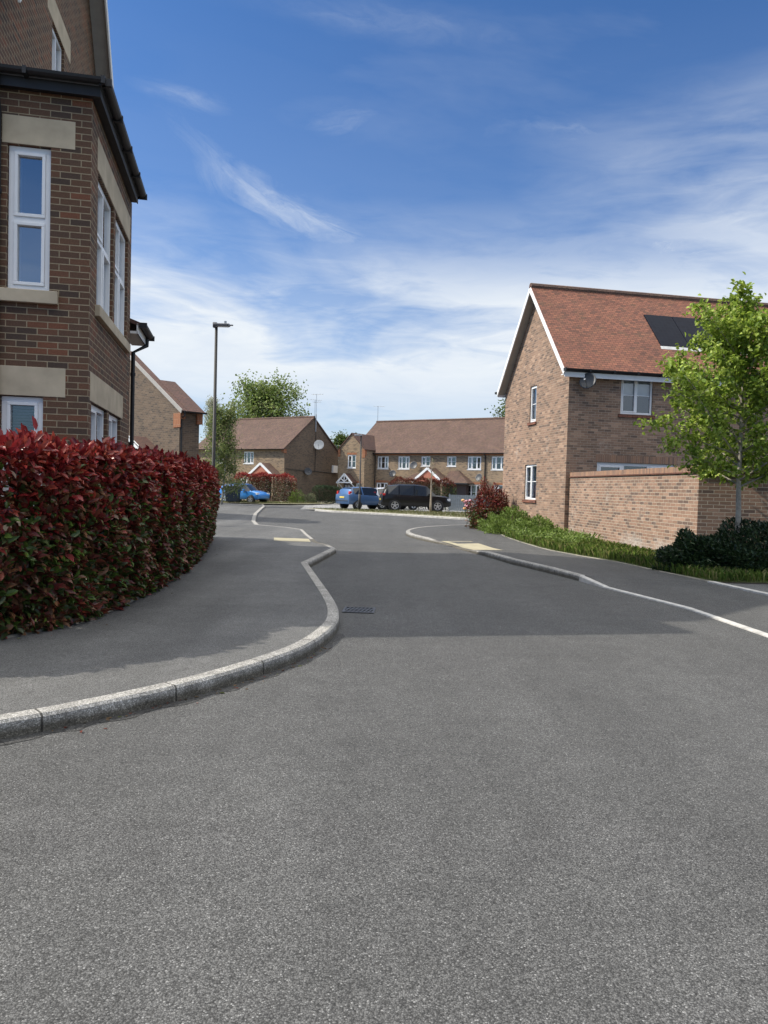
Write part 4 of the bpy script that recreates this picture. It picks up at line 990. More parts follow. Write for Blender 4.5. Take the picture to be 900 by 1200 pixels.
# ================================================================== VEGETATION
RED = [(0.23, 0.020, 0.022), (0.29, 0.036, 0.030), (0.17, 0.018, 0.020), (0.33, 0.06, 0.038)]
DRED = [(0.16, 0.028, 0.026), (0.12, 0.034, 0.026), (0.21, 0.052, 0.032), (0.15, 0.070, 0.034), (0.12, 0.056, 0.030), (0.21, 0.10, 0.05)]
GRN = [(0.060, 0.095, 0.022), (0.095, 0.155, 0.028), (0.055, 0.075, 0.024)]
def hedge_row(root, front, back, H, dens_f, dens_t, L, bulge, top_red=True):
    """leaf shell of a clipped hedge standing between two ground lines"""
    Ps, As, Ns, Cs = [], [], [], []
    seg = np.array(front); segb = np.array(back)
    for i in range(len(seg) - 1):
        p, q, pb, qb = seg[i], seg[i + 1], segb[i], segb[i + 1]
        ln = np.linalg.norm(q - p); d = (q - p) / ln; out = np.array([d[1], -d[0]])
        n = int(ln * H * dens_f)
        if n:
            t = rng.random(n); z = .10 + rng.random(n) ** 1.05 * (H - .04)
            depth = rng.exponential(.055, n)
            b = bulge * np.sin(np.clip(z / H, 0, 1) * 2.2) + .06 * np.sin(t * ln * 5 + i * 2.1 + z * 3) * np.sin(z * 4 + i)
            xy = p + np.outer(t, q - p) + np.outer(b - depth, out)
            Ps.append(np.column_stack([xy, z]))
            a = np.column_stack([np.outer(np.ones(n), out), np.zeros(n)]) * .75 + rand_unit(n) * .8 + np.array([0, 0, .35])
            As.append(a); Ns.append(np.column_stack([np.outer(np.ones(n), out), np.ones(n) * .9]) + rand_unit(n) * .6)
            hi = np.clip((z - H * .50) / (H * .5), 0, 1) ** 1.2
            c = pick(DRED, n, .35); g = rng.random(n) < (.46 - .38 * hi); c[g] = pick(GRN, g.sum(), .3)
            r = rng.random(n) < hi * (.9 if top_red else .5); c[r] = pick(RED, r.sum(), .35)
            Cs.append(c)
        wdt = (np.linalg.norm(pb - p) + np.linalg.norm(qb - q)) / 2
        n = int(ln * wdt * dens_t)
        if n:
            t = rng.random(n); s = rng.random(n); f0 = p + np.outer(t, q - p); b0 = pb + np.outer(t, qb - pb)
            xy = f0 * (1 - s[:, None]) + b0 * s[:, None] + out * bulge * .5 * (1 - s[:, None])
            z = H + .05 * np.sin(xy[:, 0] * 6 + xy[:, 1] * 4) + rng.normal(size=n) * .045 - .10 * np.exp(-s * 6) * 0
            Ps.append(np.column_stack([xy, z])); As.append(rand_unit(n) * .6 + np.array([0, 0, .9])); Ns.append(rand_unit(n) + np.array([0.2, 0, .4]))
            Cs.append(pick(RED if top_red else DRED + RED, n, .35))
    P = np.concatenate(Ps); n = len(P)
    return leaf_mesh('foliage', P, np.concatenate(As), np.concatenate(Ns), L * (.6 + .7 * rng.random(n)), L * .48 * (.7 + .5 * rng.random(n)), np.concatenate(Cs), 'leaf_gloss', root)
HG = thing('hedge', 'large dark red photinia hedge along the left pavement', 'hedge', (0, 0, 0))
hgt = 1.72
hedge_row(HG, HF, HB, hgt, 1400, 950, .112, .20)
hedge_row(HG, [(x - .13, y + .10) for x, y in HF], HB, hgt - .05, 600, 0, .105, .20)
# rounded far end
ex_, ey_ = np.array(HF[-1]), np.array(HB[-1])
hedge_row(HG, [tuple(ex_), tuple(ex_ * .6 + ey_ * .4 + np.array([.05, .45])), tuple(ey_)], [tuple((ex_ + ey_) / 2)] * 3, hgt - .06, 1000, 500, .105, .15)
mb = MB()
for i in range(len(HF) - 1):
    L_ = math.dist(HF[i], HF[i + 1])
    for k in range(int(L_ / .32)):
        t = (k + rnd.random()) / (L_ / .32); f, b = Vector((*HF[i], 0)).lerp(Vector((*HF[i + 1], 0)), t), Vector((*HB[i], 0)).lerp(Vector((*HB[i + 1], 0)), t)
        p = f.lerp(b, .3 + .4 * rnd.random())
        for j in range(3):
            a = rnd.random() * 6.28; d = Vector((math.cos(a) * .16, math.sin(a) * .16, 0))
            mb.tube([p + Vector((0, 0, .1)), p + d * .6 + Vector((0, 0, .7)), p + d * 1.2 + Vector((0, 0, 1.5 + .25 * rnd.random()))], [.016, .011, .005], 5)
mb.build('stems', 'bark', HG)

def shrub(name, label, cat, c, rx, ry, h, n, L, cols, mat='leaf_gloss', z0=.1, wts=None, group=None, top=None, upness=.3, wr=.42, stems=True, rz=0.0, lump=.18, topfrac=.75, white=0):
    root = thing(name, label, cat, (c[0], c[1], 0), rz, group)
    u = rand_unit(n); u[:, 2] = np.abs(u[:, 2])
    r = 1 - np.minimum(rng.exponential(.12, n), .8)
    lum = 1 + lump * np.sin(u[:, 0] * 7 + c[0]) * np.cos(u[:, 1] * 6 + c[1]) + lump * .8 * np.sin(u[:, 2] * 9 + u[:, 0] * 5 + c[1])
    P = u * (r * lum)[:, None] * np.array([rx, ry, h]) + np.array([0, 0, z0])
    low = rng.random(n) < .35; P[low, 2] = z0 + rng.random(low.sum()) * h * .5 * np.maximum(.2, 1 - 0 * P[low, 2])
    A = u * .7 + rand_unit(n) * .7 + np.array([0, 0, upness]); NR = rand_unit(n) * .8 + u * .5 + np.array([0, 0, .7])
    C = pick(cols, n, .3, wts)
    if top is not None:
        m = (P[:, 2] > z0 + h * topfrac * (0.85 + .3 * rng.random(n))); C[m] = pick(top, m.sum(), .3)
    leaf_mesh('foliage', P, A, NR, L * (.6 + .7 * rng.random(n)), L * wr * (.7 + .5 * rng.random(n)), C, mat, root)
    if stems:
        mb = MB()
        for k in range(9):
            a = rnd.random() * 6.28; e = rnd.random()
            mb.tube([(math.cos(a) * .05, math.sin(a) * .05, z0 - .06), (math.cos(a) * rx * .3, math.sin(a) * ry * .3, z0 + h * .4), (math.cos(a) * rx * .6 * e, math.sin(a) * ry * .6 * e, z0 + h * .85)], [.02, .014, .006], 5)
        mb.build('stems', 'bark', root)
    return root
GREENS = [(0.14, 0.21, 0.038), (0.18, 0.26, 0.055), (0.10, 0.16, 0.03), (0.23, 0.30, 0.085)]
DKG = [(0.020, 0.042, 0.015), (0.030, 0.056, 0.020), (0.016, 0.032, 0.013), (0.042, 0.074, 0.028)]
shrub('laurel_shrub', 'dark green laurel mound at the foot of the street tree', 'shrub', (7.1, 13.55), 1.75, .82, .95, 22000, .070, DKG, lump=.10, group='laurel mounds below the street tree')
shrub('laurel_shrub', 'smaller dark green laurel mound leaning on the garden wall corner', 'shrub', (5.85, 13.75), .72, .72, .70, 9000, .070, DKG, lump=.12, group='laurel mounds below the street tree')
shrub('photinia_bush', 'rounded red photinia bush against the corner of the solar panel house', 'bush', (3.95, 27.3), .80, .8, 1.62, 9000, .10, DRED + GRN + GRN, top=DRED + DRED[:3] + RED[:2], topfrac=.45, upness=0.0)
# untidy green shrubs in front of the gable
for k, (x, y, rx, ry, h, lab) in enumerate([(4.25, 24.6, .75, .8, .74, 'tall green shrub below the lower gable window'), (4.6, 22.6, .7, .7, .55, 'green shrub beside the corner where garden wall meets house'),
                                         (3.95, 26.0, .55, .6, .5, 'low green shrub at the foot of the red photinia bush'), (4.7, 21.2, .65, .6, .36, 'low weedy shrub at the left end of the garden wall')]):
    shrub('green_shrub', lab, 'shrub', (x, y), rx, ry, h, 5000, .085, GREENS, 'leaf_soft', group='untidy shrubs in front of the gable', lump=.22)
# verge grass and weeds
VG = [(5.5, 12.2), (5.17, 13.6), (4.9, 15.3), (4.46, 16.6), (4.1, 17.9), (3.9, 20.1), (3.82, 22.2), (3.86, 24.2), (4.0, 26.2), (4.7, 26.6), (5.55, 22.95), (6.4, 15.1), (9, 14.4), (9, 12.2)]
P = scatter(VG, 26000); P[:, 2] = .108
blades('grass', P, .15, .011, [(0.14, 0.22, 0.04), (0.19, 0.27, 0.055), (0.10, 0.16, 0.032), (0.27, 0.27, 0.10)])['kind'] = 'stuff'
mb = MB(); mb.quad(*[(x, y, .112) for x, y in VG][::-1]); struct(mb.build('turf', 'turf'))
WP = scatter([(3.85, 20.5), (3.8, 22.5), (3.9, 26.5), (4.9, 26.5), (5.5, 23), (5.8, 19.5), (4.5, 17.8)], 1500)
P = np.repeat(WP, 4, 0) + rng.normal(size=(len(WP) * 4, 3)) * np.array([.05, .05, 0]); P[:, 2] = .11 + rng.random(len(P)) * .3
n = len(P); A = rand_unit(n) + np.array([0, 0, .5])
leaf_mesh('weeds', P, A, rand_unit(n) + np.array([0, 0, .7]), .09 * (.5 + rng.random(n)), .035 * (.5 + rng.random(n)), pick(GREENS, n, .35), 'leaf_soft')['kind'] = 'stuff'
# far verge and lawn edge grass
P = np.concatenate([scatter([(-4.6, 46), (-2.6, 43.5), (.6, 41.3), (4, 38.1), (9, 36.1), (14, 45.8), (1, 45.9)], 9000), scatter([(-13, 55.2), (-9, 55.2), (-6.2, 57.8), (-5, 60), (-13, 60)], 3500)]); P[:, 2] = .105
blades('grass', P, .09, .016, [(0.20, 0.19, 0.09), (0.14, 0.155, 0.05), (0.10, 0.13, 0.035), (0.26, 0.23, 0.13)])['kind'] = 'stuff'

# leaf litter and grit swept into the channel and under the hedge
kp = np.array([[q[0], q[1]] for q in KL[14:40]]); Ls = []
for i in range(len(kp) - 1):
    n = int(np.linalg.norm(kp[i + 1] - kp[i]) * 26); t = rng.random((n, 1)); d = kp[i + 1] - kp[i]; d = d / np.linalg.norm(d)
    Ls.append(np.column_stack([kp[i] * (1 - t) + kp[i + 1] * t + np.array([d[1], -d[0]]) * (.01 + rng.exponential(.035, (n, 1))), np.full(n, .006)]))
hp = np.array(HF)
for i in range(2, len(hp) - 1):
    n = int(np.linalg.norm(hp[i + 1] - hp[i]) * 30); t = rng.random((n, 1)); d = hp[i + 1] - hp[i]; d = d / np.linalg.norm(d)
    Ls.append(np.column_stack([hp[i] * (1 - t) + hp[i + 1] * t + np.array([d[1], -d[0]]) * (rng.exponential(.10, (n, 1)) - .12), np.full(n, .122)]))
P = np.concatenate(Ls); n = len(P); A = rand_unit(n) * np.array([1, 1, .12])
leaf_mesh('leaf_litter', P, A, np.tile([0.02, 0.02, 1.0], (n, 1)) + rand_unit(n) * .2, .012 + .035 * rng.random(n) ** 2, .008 + .014 * rng.random(n), pick([(0.10, 0.06, 0.03), (0.16, 0.10, 0.05), (0.07, 0.05, 0.03), (0.12, 0.03, 0.02), (0.10, 0.12, 0.03)], n, .4), 'grassb')['kind'] = 'stuff'

# ---- trees
def tree(name, label, loc, trunk_h, top, spread, nprim, nsec, leaves, L, cols, bark='bark', r0=.09, mat='leaf_soft', group=None, env=None, rise=.8, clump=.22, seed=1, lead=True, leafy=True, wr=.7, stems=1, wts=None):
    rr = random.Random(seed)
    root = thing(name, label, 'tree', loc, 0, group)
    mb = MB(); tips = []
    env = env or (lambda t: math.sin(math.pi * min(1, (t * .85 + .15))) ** .7)
    for st in range(stems):
        ox, oy = (0, 0) if stems == 1 else (rr.uniform(-.25, .25), rr.uniform(-.25, .25))
        tilt = 0 if stems == 1 else spread * .35
        da = rr.random() * 6.28
        line = []
        for i in range(9):
            t = i / 8; line.append(Vector((ox + math.cos(da) * tilt * t + rr.uniform(-.02, .02) * top * .12, oy + math.sin(da) * tilt * t + rr.uniform(-.02, .02) * top * .12, top * .97 * t)))
        line[0] = Vector((ox, oy, -.05))
        mb.tube(line, [r0 * (1 - .88 * i / 8) * (1 if stems == 1 else .7) for i in range(9)], 9)
        def at(h):
            t = max(0, min(.999, h / (top * .97))) * 8; i = int(t); return line[i].lerp(line[i + 1], t - i)
        for k in range(nprim // stems):
            t = (k + rr.random() * .8) / (nprim // stems); h = trunk_h + (top - trunk_h) * t * .92
            a = k * 2.4 + rr.uniform(-.5, .5); b = at(h)
            ln = spread * env(t) * rr.uniform(.75, 1.12); rz_ = rise * (0.55 + t * .9) * rr.uniform(.7, 1.3)
            d = Vector((math.cos(a), math.sin(a), rz_)); d = d.normalized()
            p1 = b + d * ln * .5 + Vector((0, 0, rr.uniform(-.03, .05) * ln)); p2 = b + d * ln + Vector((0, 0, rr.uniform(0, .16) * ln))
            rb = r0 * (.36 - .22 * t)
            mb.tube([b, p1, p2], [rb, rb * .6, rb * .18], 6)
            for j in range(nsec):
                f = .25 + .75 * (j + rr.random()) / nsec; q = b.lerp(p1, f * 2) if f < .5 else p1.lerp(p2, f * 2 - 1)
                e = Vector((rr.uniform(-1, 1), rr.uniform(-1, 1), rr.uniform(-.35, 1.0))).normalized() * ln * rr.uniform(.18, .38)
                mb.tube([q, q + e], [rb * .3, rb * .1], 4)
                tips.append((q, q + e))
            tips.append((p1, p2))
        tips.append((at(top * .8), line[-1])); tips.append((at(top * .9), line[-1]))
    mb.build('trunk', bark, root, smooth=True)
    if leafy:
        T_ = np.array([[*a, *b] for a, b in tips]); n = leaves
        i = rng.integers(0, len(T_), n); t = rng.random(n)[:, None] ** .7
        P = T_[i, :3] * (1 - t) + T_[i, 3:] * t + rng.normal(size=(n, 3)) * clump * .5 * (.5 + rng.random((n, 1)))
        A = rand_unit(n) + np.array([0, 0, -.15]); NR = rand_unit(n) * .8 + np.array([0, 0, .9])
        leaf_mesh('crown', P, A, NR, L * (.55 + .7 * rng.random(n)), L * wr * (.7 + .5 * rng.random(n)), pick(cols, n, .3, wts), mat, root)
    return root
tree('street_tree', 'young maple with bright green leaves in front of the garden wall', (6.5, 13.65, .1), 1.55, 4.62, 1.72, 42, 8, 17500, .092,
     [(0.225, 0.315, 0.04), (0.29, 0.39, 0.056), (0.16, 0.245, 0.034), (0.37, 0.45, 0.09)], 'bark_pale', .062, env=lambda t: (1.0 - .60 * max(0, t - .25)) * min(1, .82 + t * .9), rise=.68, clump=.12, seed=5)
tree('birch_tree', 'slender pale green birch behind the black street lamp', (-11.0, 50, .1), .6, 6.6, 1.5, 34, 6, 12000, .11, [(0.16, 0.21, 0.055), (0.21, 0.25, 0.08), (0.11, 0.155, 0.04), (0.27, 0.29, 0.12)], 'bark_white', .10, rise=1.1, clump=.4, seed=3, stems=2, env=lambda t: 1.0 - .45 * t)
tree('broad_tree', 'broad green tree rising behind the plain gable house', (-15.7, 96, 0), 3, 13.0, 7.4, 50, 8, 14000, .33, [(0.16, 0.225, 0.055), (0.21, 0.27, 0.075), (0.12, 0.175, 0.045), (0.26, 0.31, 0.11)], 'bark', .3, rise=.9, clump=1.0, group='broad trees behind the houses', seed=8, env=lambda t: math.sqrt(max(0.05, 1 - (t * 1.0) ** 2.2)))
tree('bare_tree', 'thin whitish nearly bare tree behind the birch', (-21.0, 92, 0), 2, 12.4, 2.8, 60, 10, 4200, .17, [(0.36, 0.36, 0.28), (0.28, 0.30, 0.18)], 'bark_white', .42, rise=2.2, clump=.5, seed=12, stems=3)
tree('broad_tree', 'light green tree peeping over the terrace roof beside the solar panel house', (15.6, 88, 0), 3, 13.0, 4.0, 30, 8, 7000, .30, [(0.11, 0.16, 0.05), (0.15, 0.20, 0.07), (0.085, 0.13, 0.04)], 'bark', .25, rise=.9, clump=.8, group='broad trees behind the houses', seed=21)
tree('broad_tree', 'small far tree in the gap between plain gable house and terrace', (-5.4, 92, 0), 2, 8.0, 2.0, 22, 6, 3000, .26, [(0.075, 0.12, 0.03), (0.11, 0.15, 0.04)], 'bark', .18, rise=.9, clump=.7, group='broad trees behind the houses', seed=30)
tree('sapling', 'thin staked sapling on the verge in front of the black car', (2.86, 45.6, .1), 1.6, 3.4, .45, 9, 2, 60, .07, [(0.14, 0.17, 0.06)], 'timber', .075, rise=1.3, clump=.12, seed=4)

# far hedges: each a block of leaves
def block_hedge(name, label, a, b, wd, h, n, L, cols, top=None, spots=None, spotfrac=.0, mat='leaf_soft'):
    root = thing(name, label, 'hedge', (a[0], a[1], 0), math.atan2(b[1] - a[1], b[0] - a[0]))
    ln = math.dist(a, b); Lx = rng.random(n) * ln
    face = rng.choice(3, n, p=[.55, .3, .15])
    y = np.where(face == 0, -np.minimum(rng.exponential(.06, n), .3) * -1, rng.random(n) * wd); z = np.where(face == 1, h, .1 + rng.random(n) * h)
    Lx = np.where(face == 2, np.where(rng.random(n) < .5, rng.exponential(.07, n), ln - rng.exponential(.07, n)), Lx)
    bump_ = .10 * np.sin(Lx * 3.1) + .07 * np.sin(Lx * 7.3 + z * 4)
    end = np.clip(np.minimum(Lx, ln - Lx) / .6, 0, 1) ** .5
    z = .1 + (z - .1) * (.72 + .28 * end) + np.where(face == 1, bump_ * .8 + rng.normal(size=n) * .05, 0)
    P = np.column_stack([Lx, y + np.where(face == 0, bump_ * -.6, 0), z])
    nv = np.array([[0, -1, .3], [0, 0, 1], [1, 0, .3]])[face]
    A = nv * .6 + rand_unit(n) * .8; NR = nv * .6 + rand_unit(n) * .6 + np.array([0, 0, .6])
    C = pick(cols, n, .3)
    if top is not None: m = P[:, 2] > h * .8 + rng.normal(size=n) * .1; C[m] = pick(top, m.sum(), .3)
    if spots is not None: m = (rng.random(n) < spotfrac) & (P[:, 2] < h * .97); C[m] = pick(spots, m.sum(), .15)
    leaf_mesh('foliage', P, A, NR, L * (.6 + .7 * rng.random(n)), L * .45 * (.7 + .5 * rng.random(n)), C, mat, root)
    mb = MB()
    for k in range(int(ln / .5)):
        x = (k + .5) * .5; mb.tube([(x, wd * .5, .0), (x + .1, wd * .5, h * .5), (x + .15, wd * .5, h * .85)], [.03, .02, .01], 5)
    mb.build('stems', 'bark', root)
    return root
block_hedge('flowering_hedge', 'red topped photinia hedge with cream flowers behind the bright blue car', (-12.6, 61.0), (-7.55, 60.2), 1.6, 2.25, 9000, .13, DRED + GRN, RED, [(0.62, 0.55, 0.40), (0.5, 0.42, 0.30)], .16)
block_hedge('clipped_hedge', 'dark green clipped hedge beneath the plain gable wall', (-5.6, 61.4), (-3.5, 62.4), 1.4, 1.45, 5000, .09, DKG)
shrub('green_shrub', 'small fresh green shrub between flowering hedge and clipped hedge', 'shrub', (-7.1, 60.2), .6, .6, 1.0, 900, .11, GREENS, 'leaf_soft')
shrub('pale_shrub', 'low pale green shrub left of the clipped hedge', 'shrub', (-6.15, 60.6), .6, .5, .7, 800, .11, [(0.20, 0.22, 0.12), (0.15, 0.18, 0.09)], 'leaf_soft')
block_hedge('photinia_hedge', 'green and red photinia hedge behind the black car', (.2, 54.6), (4.9, 53.2), 1.2, 2.15, 6000, .12, GRN + DKG + [(0.09, 0.03, 0.015)], [(0.16, 0.03, 0.02), (0.10, 0.04, 0.02)])
shrub('cordyline', 'spiky pale leaved plant beside the dark wheelie bin', 'plant', (-12.0, 57.6), .45, .4, 1.9, 260, .5, [(0.22, 0.22, 0.12), (0.12, 0.14, 0.06), (0.30, 0.27, 0.17)], 'leaf_soft', wr=.12, upness=.9)
fp = thing('flowering_plant', 'small plant with pink and orange blooms before the grey fence', 'plant', (4.25, 38.6, .1), 0)
mb = MB(); MT['petal_p'] = mat_plain('pink petals', (0.62, 0.30, 0.38), .7); MT['petal_o'] = mat_plain('orange petals', (0.7, 0.38, 0.16), .7)
for k in range(9):
    a = rnd.random() * 6.28; x, y, z = math.cos(a) * .3 * rnd.random(), math.sin(a) * .2 * rnd.random(), .45 + .55 * rnd.random()
    mb.tube([(0, 0, 0), (x * .5, y * .5, z * .6), (x, y, z)], .008, 5); hd = MB(); hd.ball((x, y, z), .10, .10, .07, 8, 5); hd.build('bloom', MT['petal_o'] if k in (2, 6) else MT['petal_p'], fp, True)
mb.build('stems', 'turf', fp); 

# ================================================================== STREET FURNITURE
LP = thing('street_lamp', 'tall black street lamp beyond the end of the red hedge', 'street lamp', (-4.62, 20.0, .1), 0, 'street lamps')
mb = MB(); mb.tube([(0, 0, 0), (0, 0, 1.15)], [.085, .085], 12); mb.tube([(0, 0, 1.15), (0, 0, 1.22), (0, 0, 5.62)], [.085, .050, .038], 12); mb.build('pole', 'blackmetal', LP, True)
mb = MB(); mb.bx(-.075, .36, -.085, .085, 5.60, 5.67); mb.bx(-.09, .02, -.06, .06, 5.56, 5.70); mb.bx(.36, .45, -.03, .03, 5.62, 5.655); mb.build('lamp_head', 'greymetal', LP, bevel=.015)
mb = MB(); mb.tube([(.24, 0, 5.67), (.24, 0, 5.74)], .035, 10); mb.build('photocell', 'galv', LP)
mb = MB(); mb.bx(.02, .32, -.065, .065, 5.588, 5.60); mb.build('lamp_lens', 'lamp_clear', LP)
L2 = thing('street_lamp', 'slim dark street lamp beside the slate blue hatchback', 'street lamp', (-1.55, 46.3, .1), 0, 'street lamps')
mb = MB(); mb.tube([(0, 0, 0), (0, 0, 1.0)], .085, 10); mb.tube([(0, 0, 1.0), (0, 0, 1.06), (0, 0, 4.62)], [.085, .05, .042], 10); mb.build('pole', 'blackmetal', L2, True)
mb = MB(); mb.bx(-.42, .06, -.07, .07, 4.60, 4.68); mb.build('lamp_head', 'galv', L2, bevel=.015)
mb = MB(); mb.tube([(-.2, 0, 4.68), (-.2, 0, 4.74)], .03, 8); mb.build('photocell', 'galv', L2)
BN = thing('wheelie_bin', 'dark wheelie bin with blue lid beside the bright blue car', 'bin', (-11.35, 55.6, .1), R(-8))
mb = MB(); a, b = .40, .50
q = [(-a, -.38, .08), (a, -.38, .08), (a, .38, .08), (-a, .38, .08), (-b, -.46, 1.22), (b, -.46, 1.22), (b, .46, 1.22), (-b, .46, 1.22)]
mb.add(q, [(0, 3, 2, 1), (4, 5, 6, 7), (0, 1, 5, 4), (1, 2, 6, 5), (2, 3, 7, 6), (3, 0, 4, 7)]); mb.bx(-b - .03, b + .03, -.5, -.46, 1.14, 1.2); mb.build('body', 'bin_navy', BN, bevel=.02)
mb = MB(); mb.add([(-b - .04, -.52, 1.225), (b + .04, -.52, 1.225), (b + .04, .5, 1.225), (-b - .04, .5, 1.225), (-b + .03, -.42, 1.33), (b - .03, -.42, 1.33), (b - .03, .42, 1.38), (-b + .03, .42, 1.38)], [(0, 3, 2, 1), (4, 5, 6, 7), (0, 1, 5, 4), (1, 2, 6, 5), (2, 3, 7, 6), (3, 0, 4, 7)]); mb.build('lid', 'bin_blue', BN, bevel=.02)
for s_ in (-1, 1):
    mb = MB(); mb.lathe([(-.03, .02), (-.03, .1), (.03, .1), (.03, .02)], (s_ * .38, .36, .1), (1, 0, 0), (0, 0, 1), 14); mb.build('wheel', 'tyre', BN)
GR = thing('drain_grate', 'cast iron gully grate in the road beside the left kerb', 'drain', (-.27, 9.0, .004), R(-3))
GR.scale = (.80, .80, 1)
mb = MB(); mb.bx(-.24, .24, -.24, -.21, 0, .008); mb.bx(-.24, .24, .21, .24, 0, .008); mb.bx(-.24, -.21, -.21, .21, 0, .008); mb.bx(.21, .24, -.21, .21, 0, .008); mb.build('frame', 'iron', GR)
mb = MB()
for k in range(7): mb.bar((-.21 + k * .06, -.2, .004), (-.15 + k * .06, .2, .004), .026, .007)
mb.bx(-.21, .21, -.012, .012, .001, .009); mb.build('bars', 'iron', GR)
mb = MB(); mb.quad((-.21, -.21, .0005), (.21, -.21, .0005), (.21, .21, .0005), (-.21, .21, .0005)); mb.build('pit', 'black', GR)
FN = thing('boarded_fence', 'grey vertical board fence right of the black car', 'fence', (4.35, 50.2, .06), R(-8))
mb = MB()
for k in range(22): mb.bx(k * .15, k * .15 + .138, 0, .022, .05, 1.12 + .0 * k)
mb.bx(0, 3.3, .022, .06, .25, .33); mb.bx(0, 3.3, .022, .06, .85, .93); mb.build('boards', 'fence_grey', FN)
for k in range(3):
    mb = MB(); mb.bx(k * 1.62, k * 1.62 + .09, .061, .15, 0, 1.18); mb.build('post', 'fence_grey', FN)
GT = thing('railing', 'white timber railing glimpsed over the far end of the red hedge', 'railing', (-7.2, 25.5, .1), R(8))
mb = MB(); mb.bx(-.8, 1.0, -.03, .03, 1.98, 2.05); mb.bx(-.8, 1.0, -.03, .03, 1.2, 1.26); mb.build('rail', 'cream', GT)
for x in (-.8, 1.0):
    mb = MB(); mb.bx(x - .04, x + .04, -.04, .04, 0, 2.12); mb.build('post', 'cream', GT)
mb = MB()
for k in range(8): mb.bx(-.6 + k * .2, -.57 + k * .2, -.015, .015, 1.26, 1.98)
mb.build('balusters', 'cream', GT)

# ================================================================== CARS
def car(name, label, loc, rz, paint, stn, wheels, r, glass, ws, rw, extra, hubs='alloy', W=.88, doors=(), front='lamp_clear', plate=True):
    """stn: stations from rear to front (x, z_bottom, z_belt, z_top, half width at belt, half width at roof);
    glass: station index spans of the side windows; ws / rw: station index spans of wind- and rear screen"""
    C_ = thing(name, label, 'car', loc, rz, 'parked cars')
    sec = []
    for (x, zb, zl, zt, wb, wr) in stn:
        zm = zb + (zl - zb) * .55
        sec.append([(x, wb * .90, zb), (x, wb * .985, zb + .12), (x, wb * 1.0, zm), (x, wb * .965, zl), (x, wr, max(zt - .035, zl + .004)), (x, wr * .72, zt), (x, 0, zt + .012)])
    body = MB(); side_g = {(k, s): MB() for k in range(len(glass)) for s in (1, -1)}; front_g, rear_g = MB(), MB()
    K = 7
    for s in (1, -1):
        for i in range(len(sec) - 1):
            for j in range(K - 1):
                q = [sec[i][j], sec[i + 1][j], sec[i + 1][j + 1], sec[i][j + 1]]; q = [(x, y * s, z) for x, y, z in q]
                if s > 0: q = q[::-1]
                tgt = body
                if j == 3:
                    for g, (a, b) in enumerate(glass):
                        if a <= i < b: tgt = side_g[(g, s)]
                elif j >= 4:
                    if ws[0] <= i < ws[1]: tgt = front_g
                    elif rw[0] <= i < rw[1]: tgt = rear_g
                tgt.quad(*q)
    for k, flip in ((0, False), (-1, True)):
        l = [(x, y, z) for x, y, z in sec[k]] + [(x, -y, z) for x, y, z in sec[k][:-1][::-1]]
        body.quad(*(l if not flip else l[::-1]))
    l = [(s_[0][0], s_[0][1], s_[0][2]) for s_ in sec]
    for i in range(len(sec) - 1):
        a, b = sec[i][0], sec[i + 1][0]; body.quad(a, (a[0], -a[1], a[2]), (b[0], -b[1], b[2]), b)
    def weld(o, ang=38):
        me = o.data
        import bmesh
        bm = bmesh.new(); bm.from_mesh(me); bmesh.ops.remove_doubles(bm, verts=bm.verts, dist=.0008); bmesh.ops.recalc_face_normals(bm, faces=bm.faces)
        for f in bm.faces: f.smooth = True
        for e in bm.edges: e.smooth = (len(e.link_faces) == 2 and e.calc_face_angle(0) < R(ang))
        bm.to_mesh(me); bm.free(); return o
    weld(body.build('body', paint, C_))
    for g in side_g.values(): weld(g.build('side_window', 'carglass', C_))
    weld(front_g.build('windscreen', 'carglass', C_)); weld(rear_g.build('rear_window', 'carglass', C_))
    for x in wheels:
        for s in (1, -1):
            ar = MB(); ar.lathe([(-.14, r + .055), (.012, r + .055)], (x, s * W * .985, r), (0, s, 0), (1, 0, 0), 26); ar.build('wheel_arch', 'black', C_)
            t = MB(); t.lathe([(-.2, r * .6), (-.2, r * .93), (-.16, r), (-.01, r), (.02, r * .94), (.022, r * .68), (-.03, r * .62)], (x, s * W, r), (0, s, 0), (1, 0, 0), 26)
            wh = t.build('wheel', 'tyre', C_, True)
            m = MB(); m.lathe([(-.02, r * .66), (.024, r * .67), (.022, r * .60), (-.005, r * .58)], (x, s * W, r), (0, s, 0), (1, 0, 0), 24); m.lathe([(-.0, r * .16), (.025, r * .14)], (x, s * W, r), (0, s, 0), (1, 0, 0), 12)
            for k in range(5):
                a = 2 * math.pi * k / 5 + .3; m.bar((x, s * (W + .012), r), (x + math.cos(a) * r * .62, s * (W + .012), r + math.sin(a) * r * .62), r * .2, .02, (0, 1, 0))
            m.build('rim', hubs, wh)
    for d in doors:                          # shut lines as thin dark strips along the body side
        for s in (1, -1):
            m = MB()
            for (p, q) in zip(d[:-1], d[1:]): m.bar((p[0], s * (p[2]), p[1]), (q[0], s * (q[2]), q[1]), .012, .012)
            m.build('door_seam', 'black', C_)
    for (nm, mt, bx_) in extra:
        for s in ((1, -1) if bx_[0] != 'c' else (1,)):
            m = MB(); _, x0, x1, y0, y1, z0, z1 = bx_
            m.bx(x0, x1, min(s * y0, s * y1), max(s * y0, s * y1), z0, z1); m.build(nm, mt, C_, bevel=.02)
    return C_
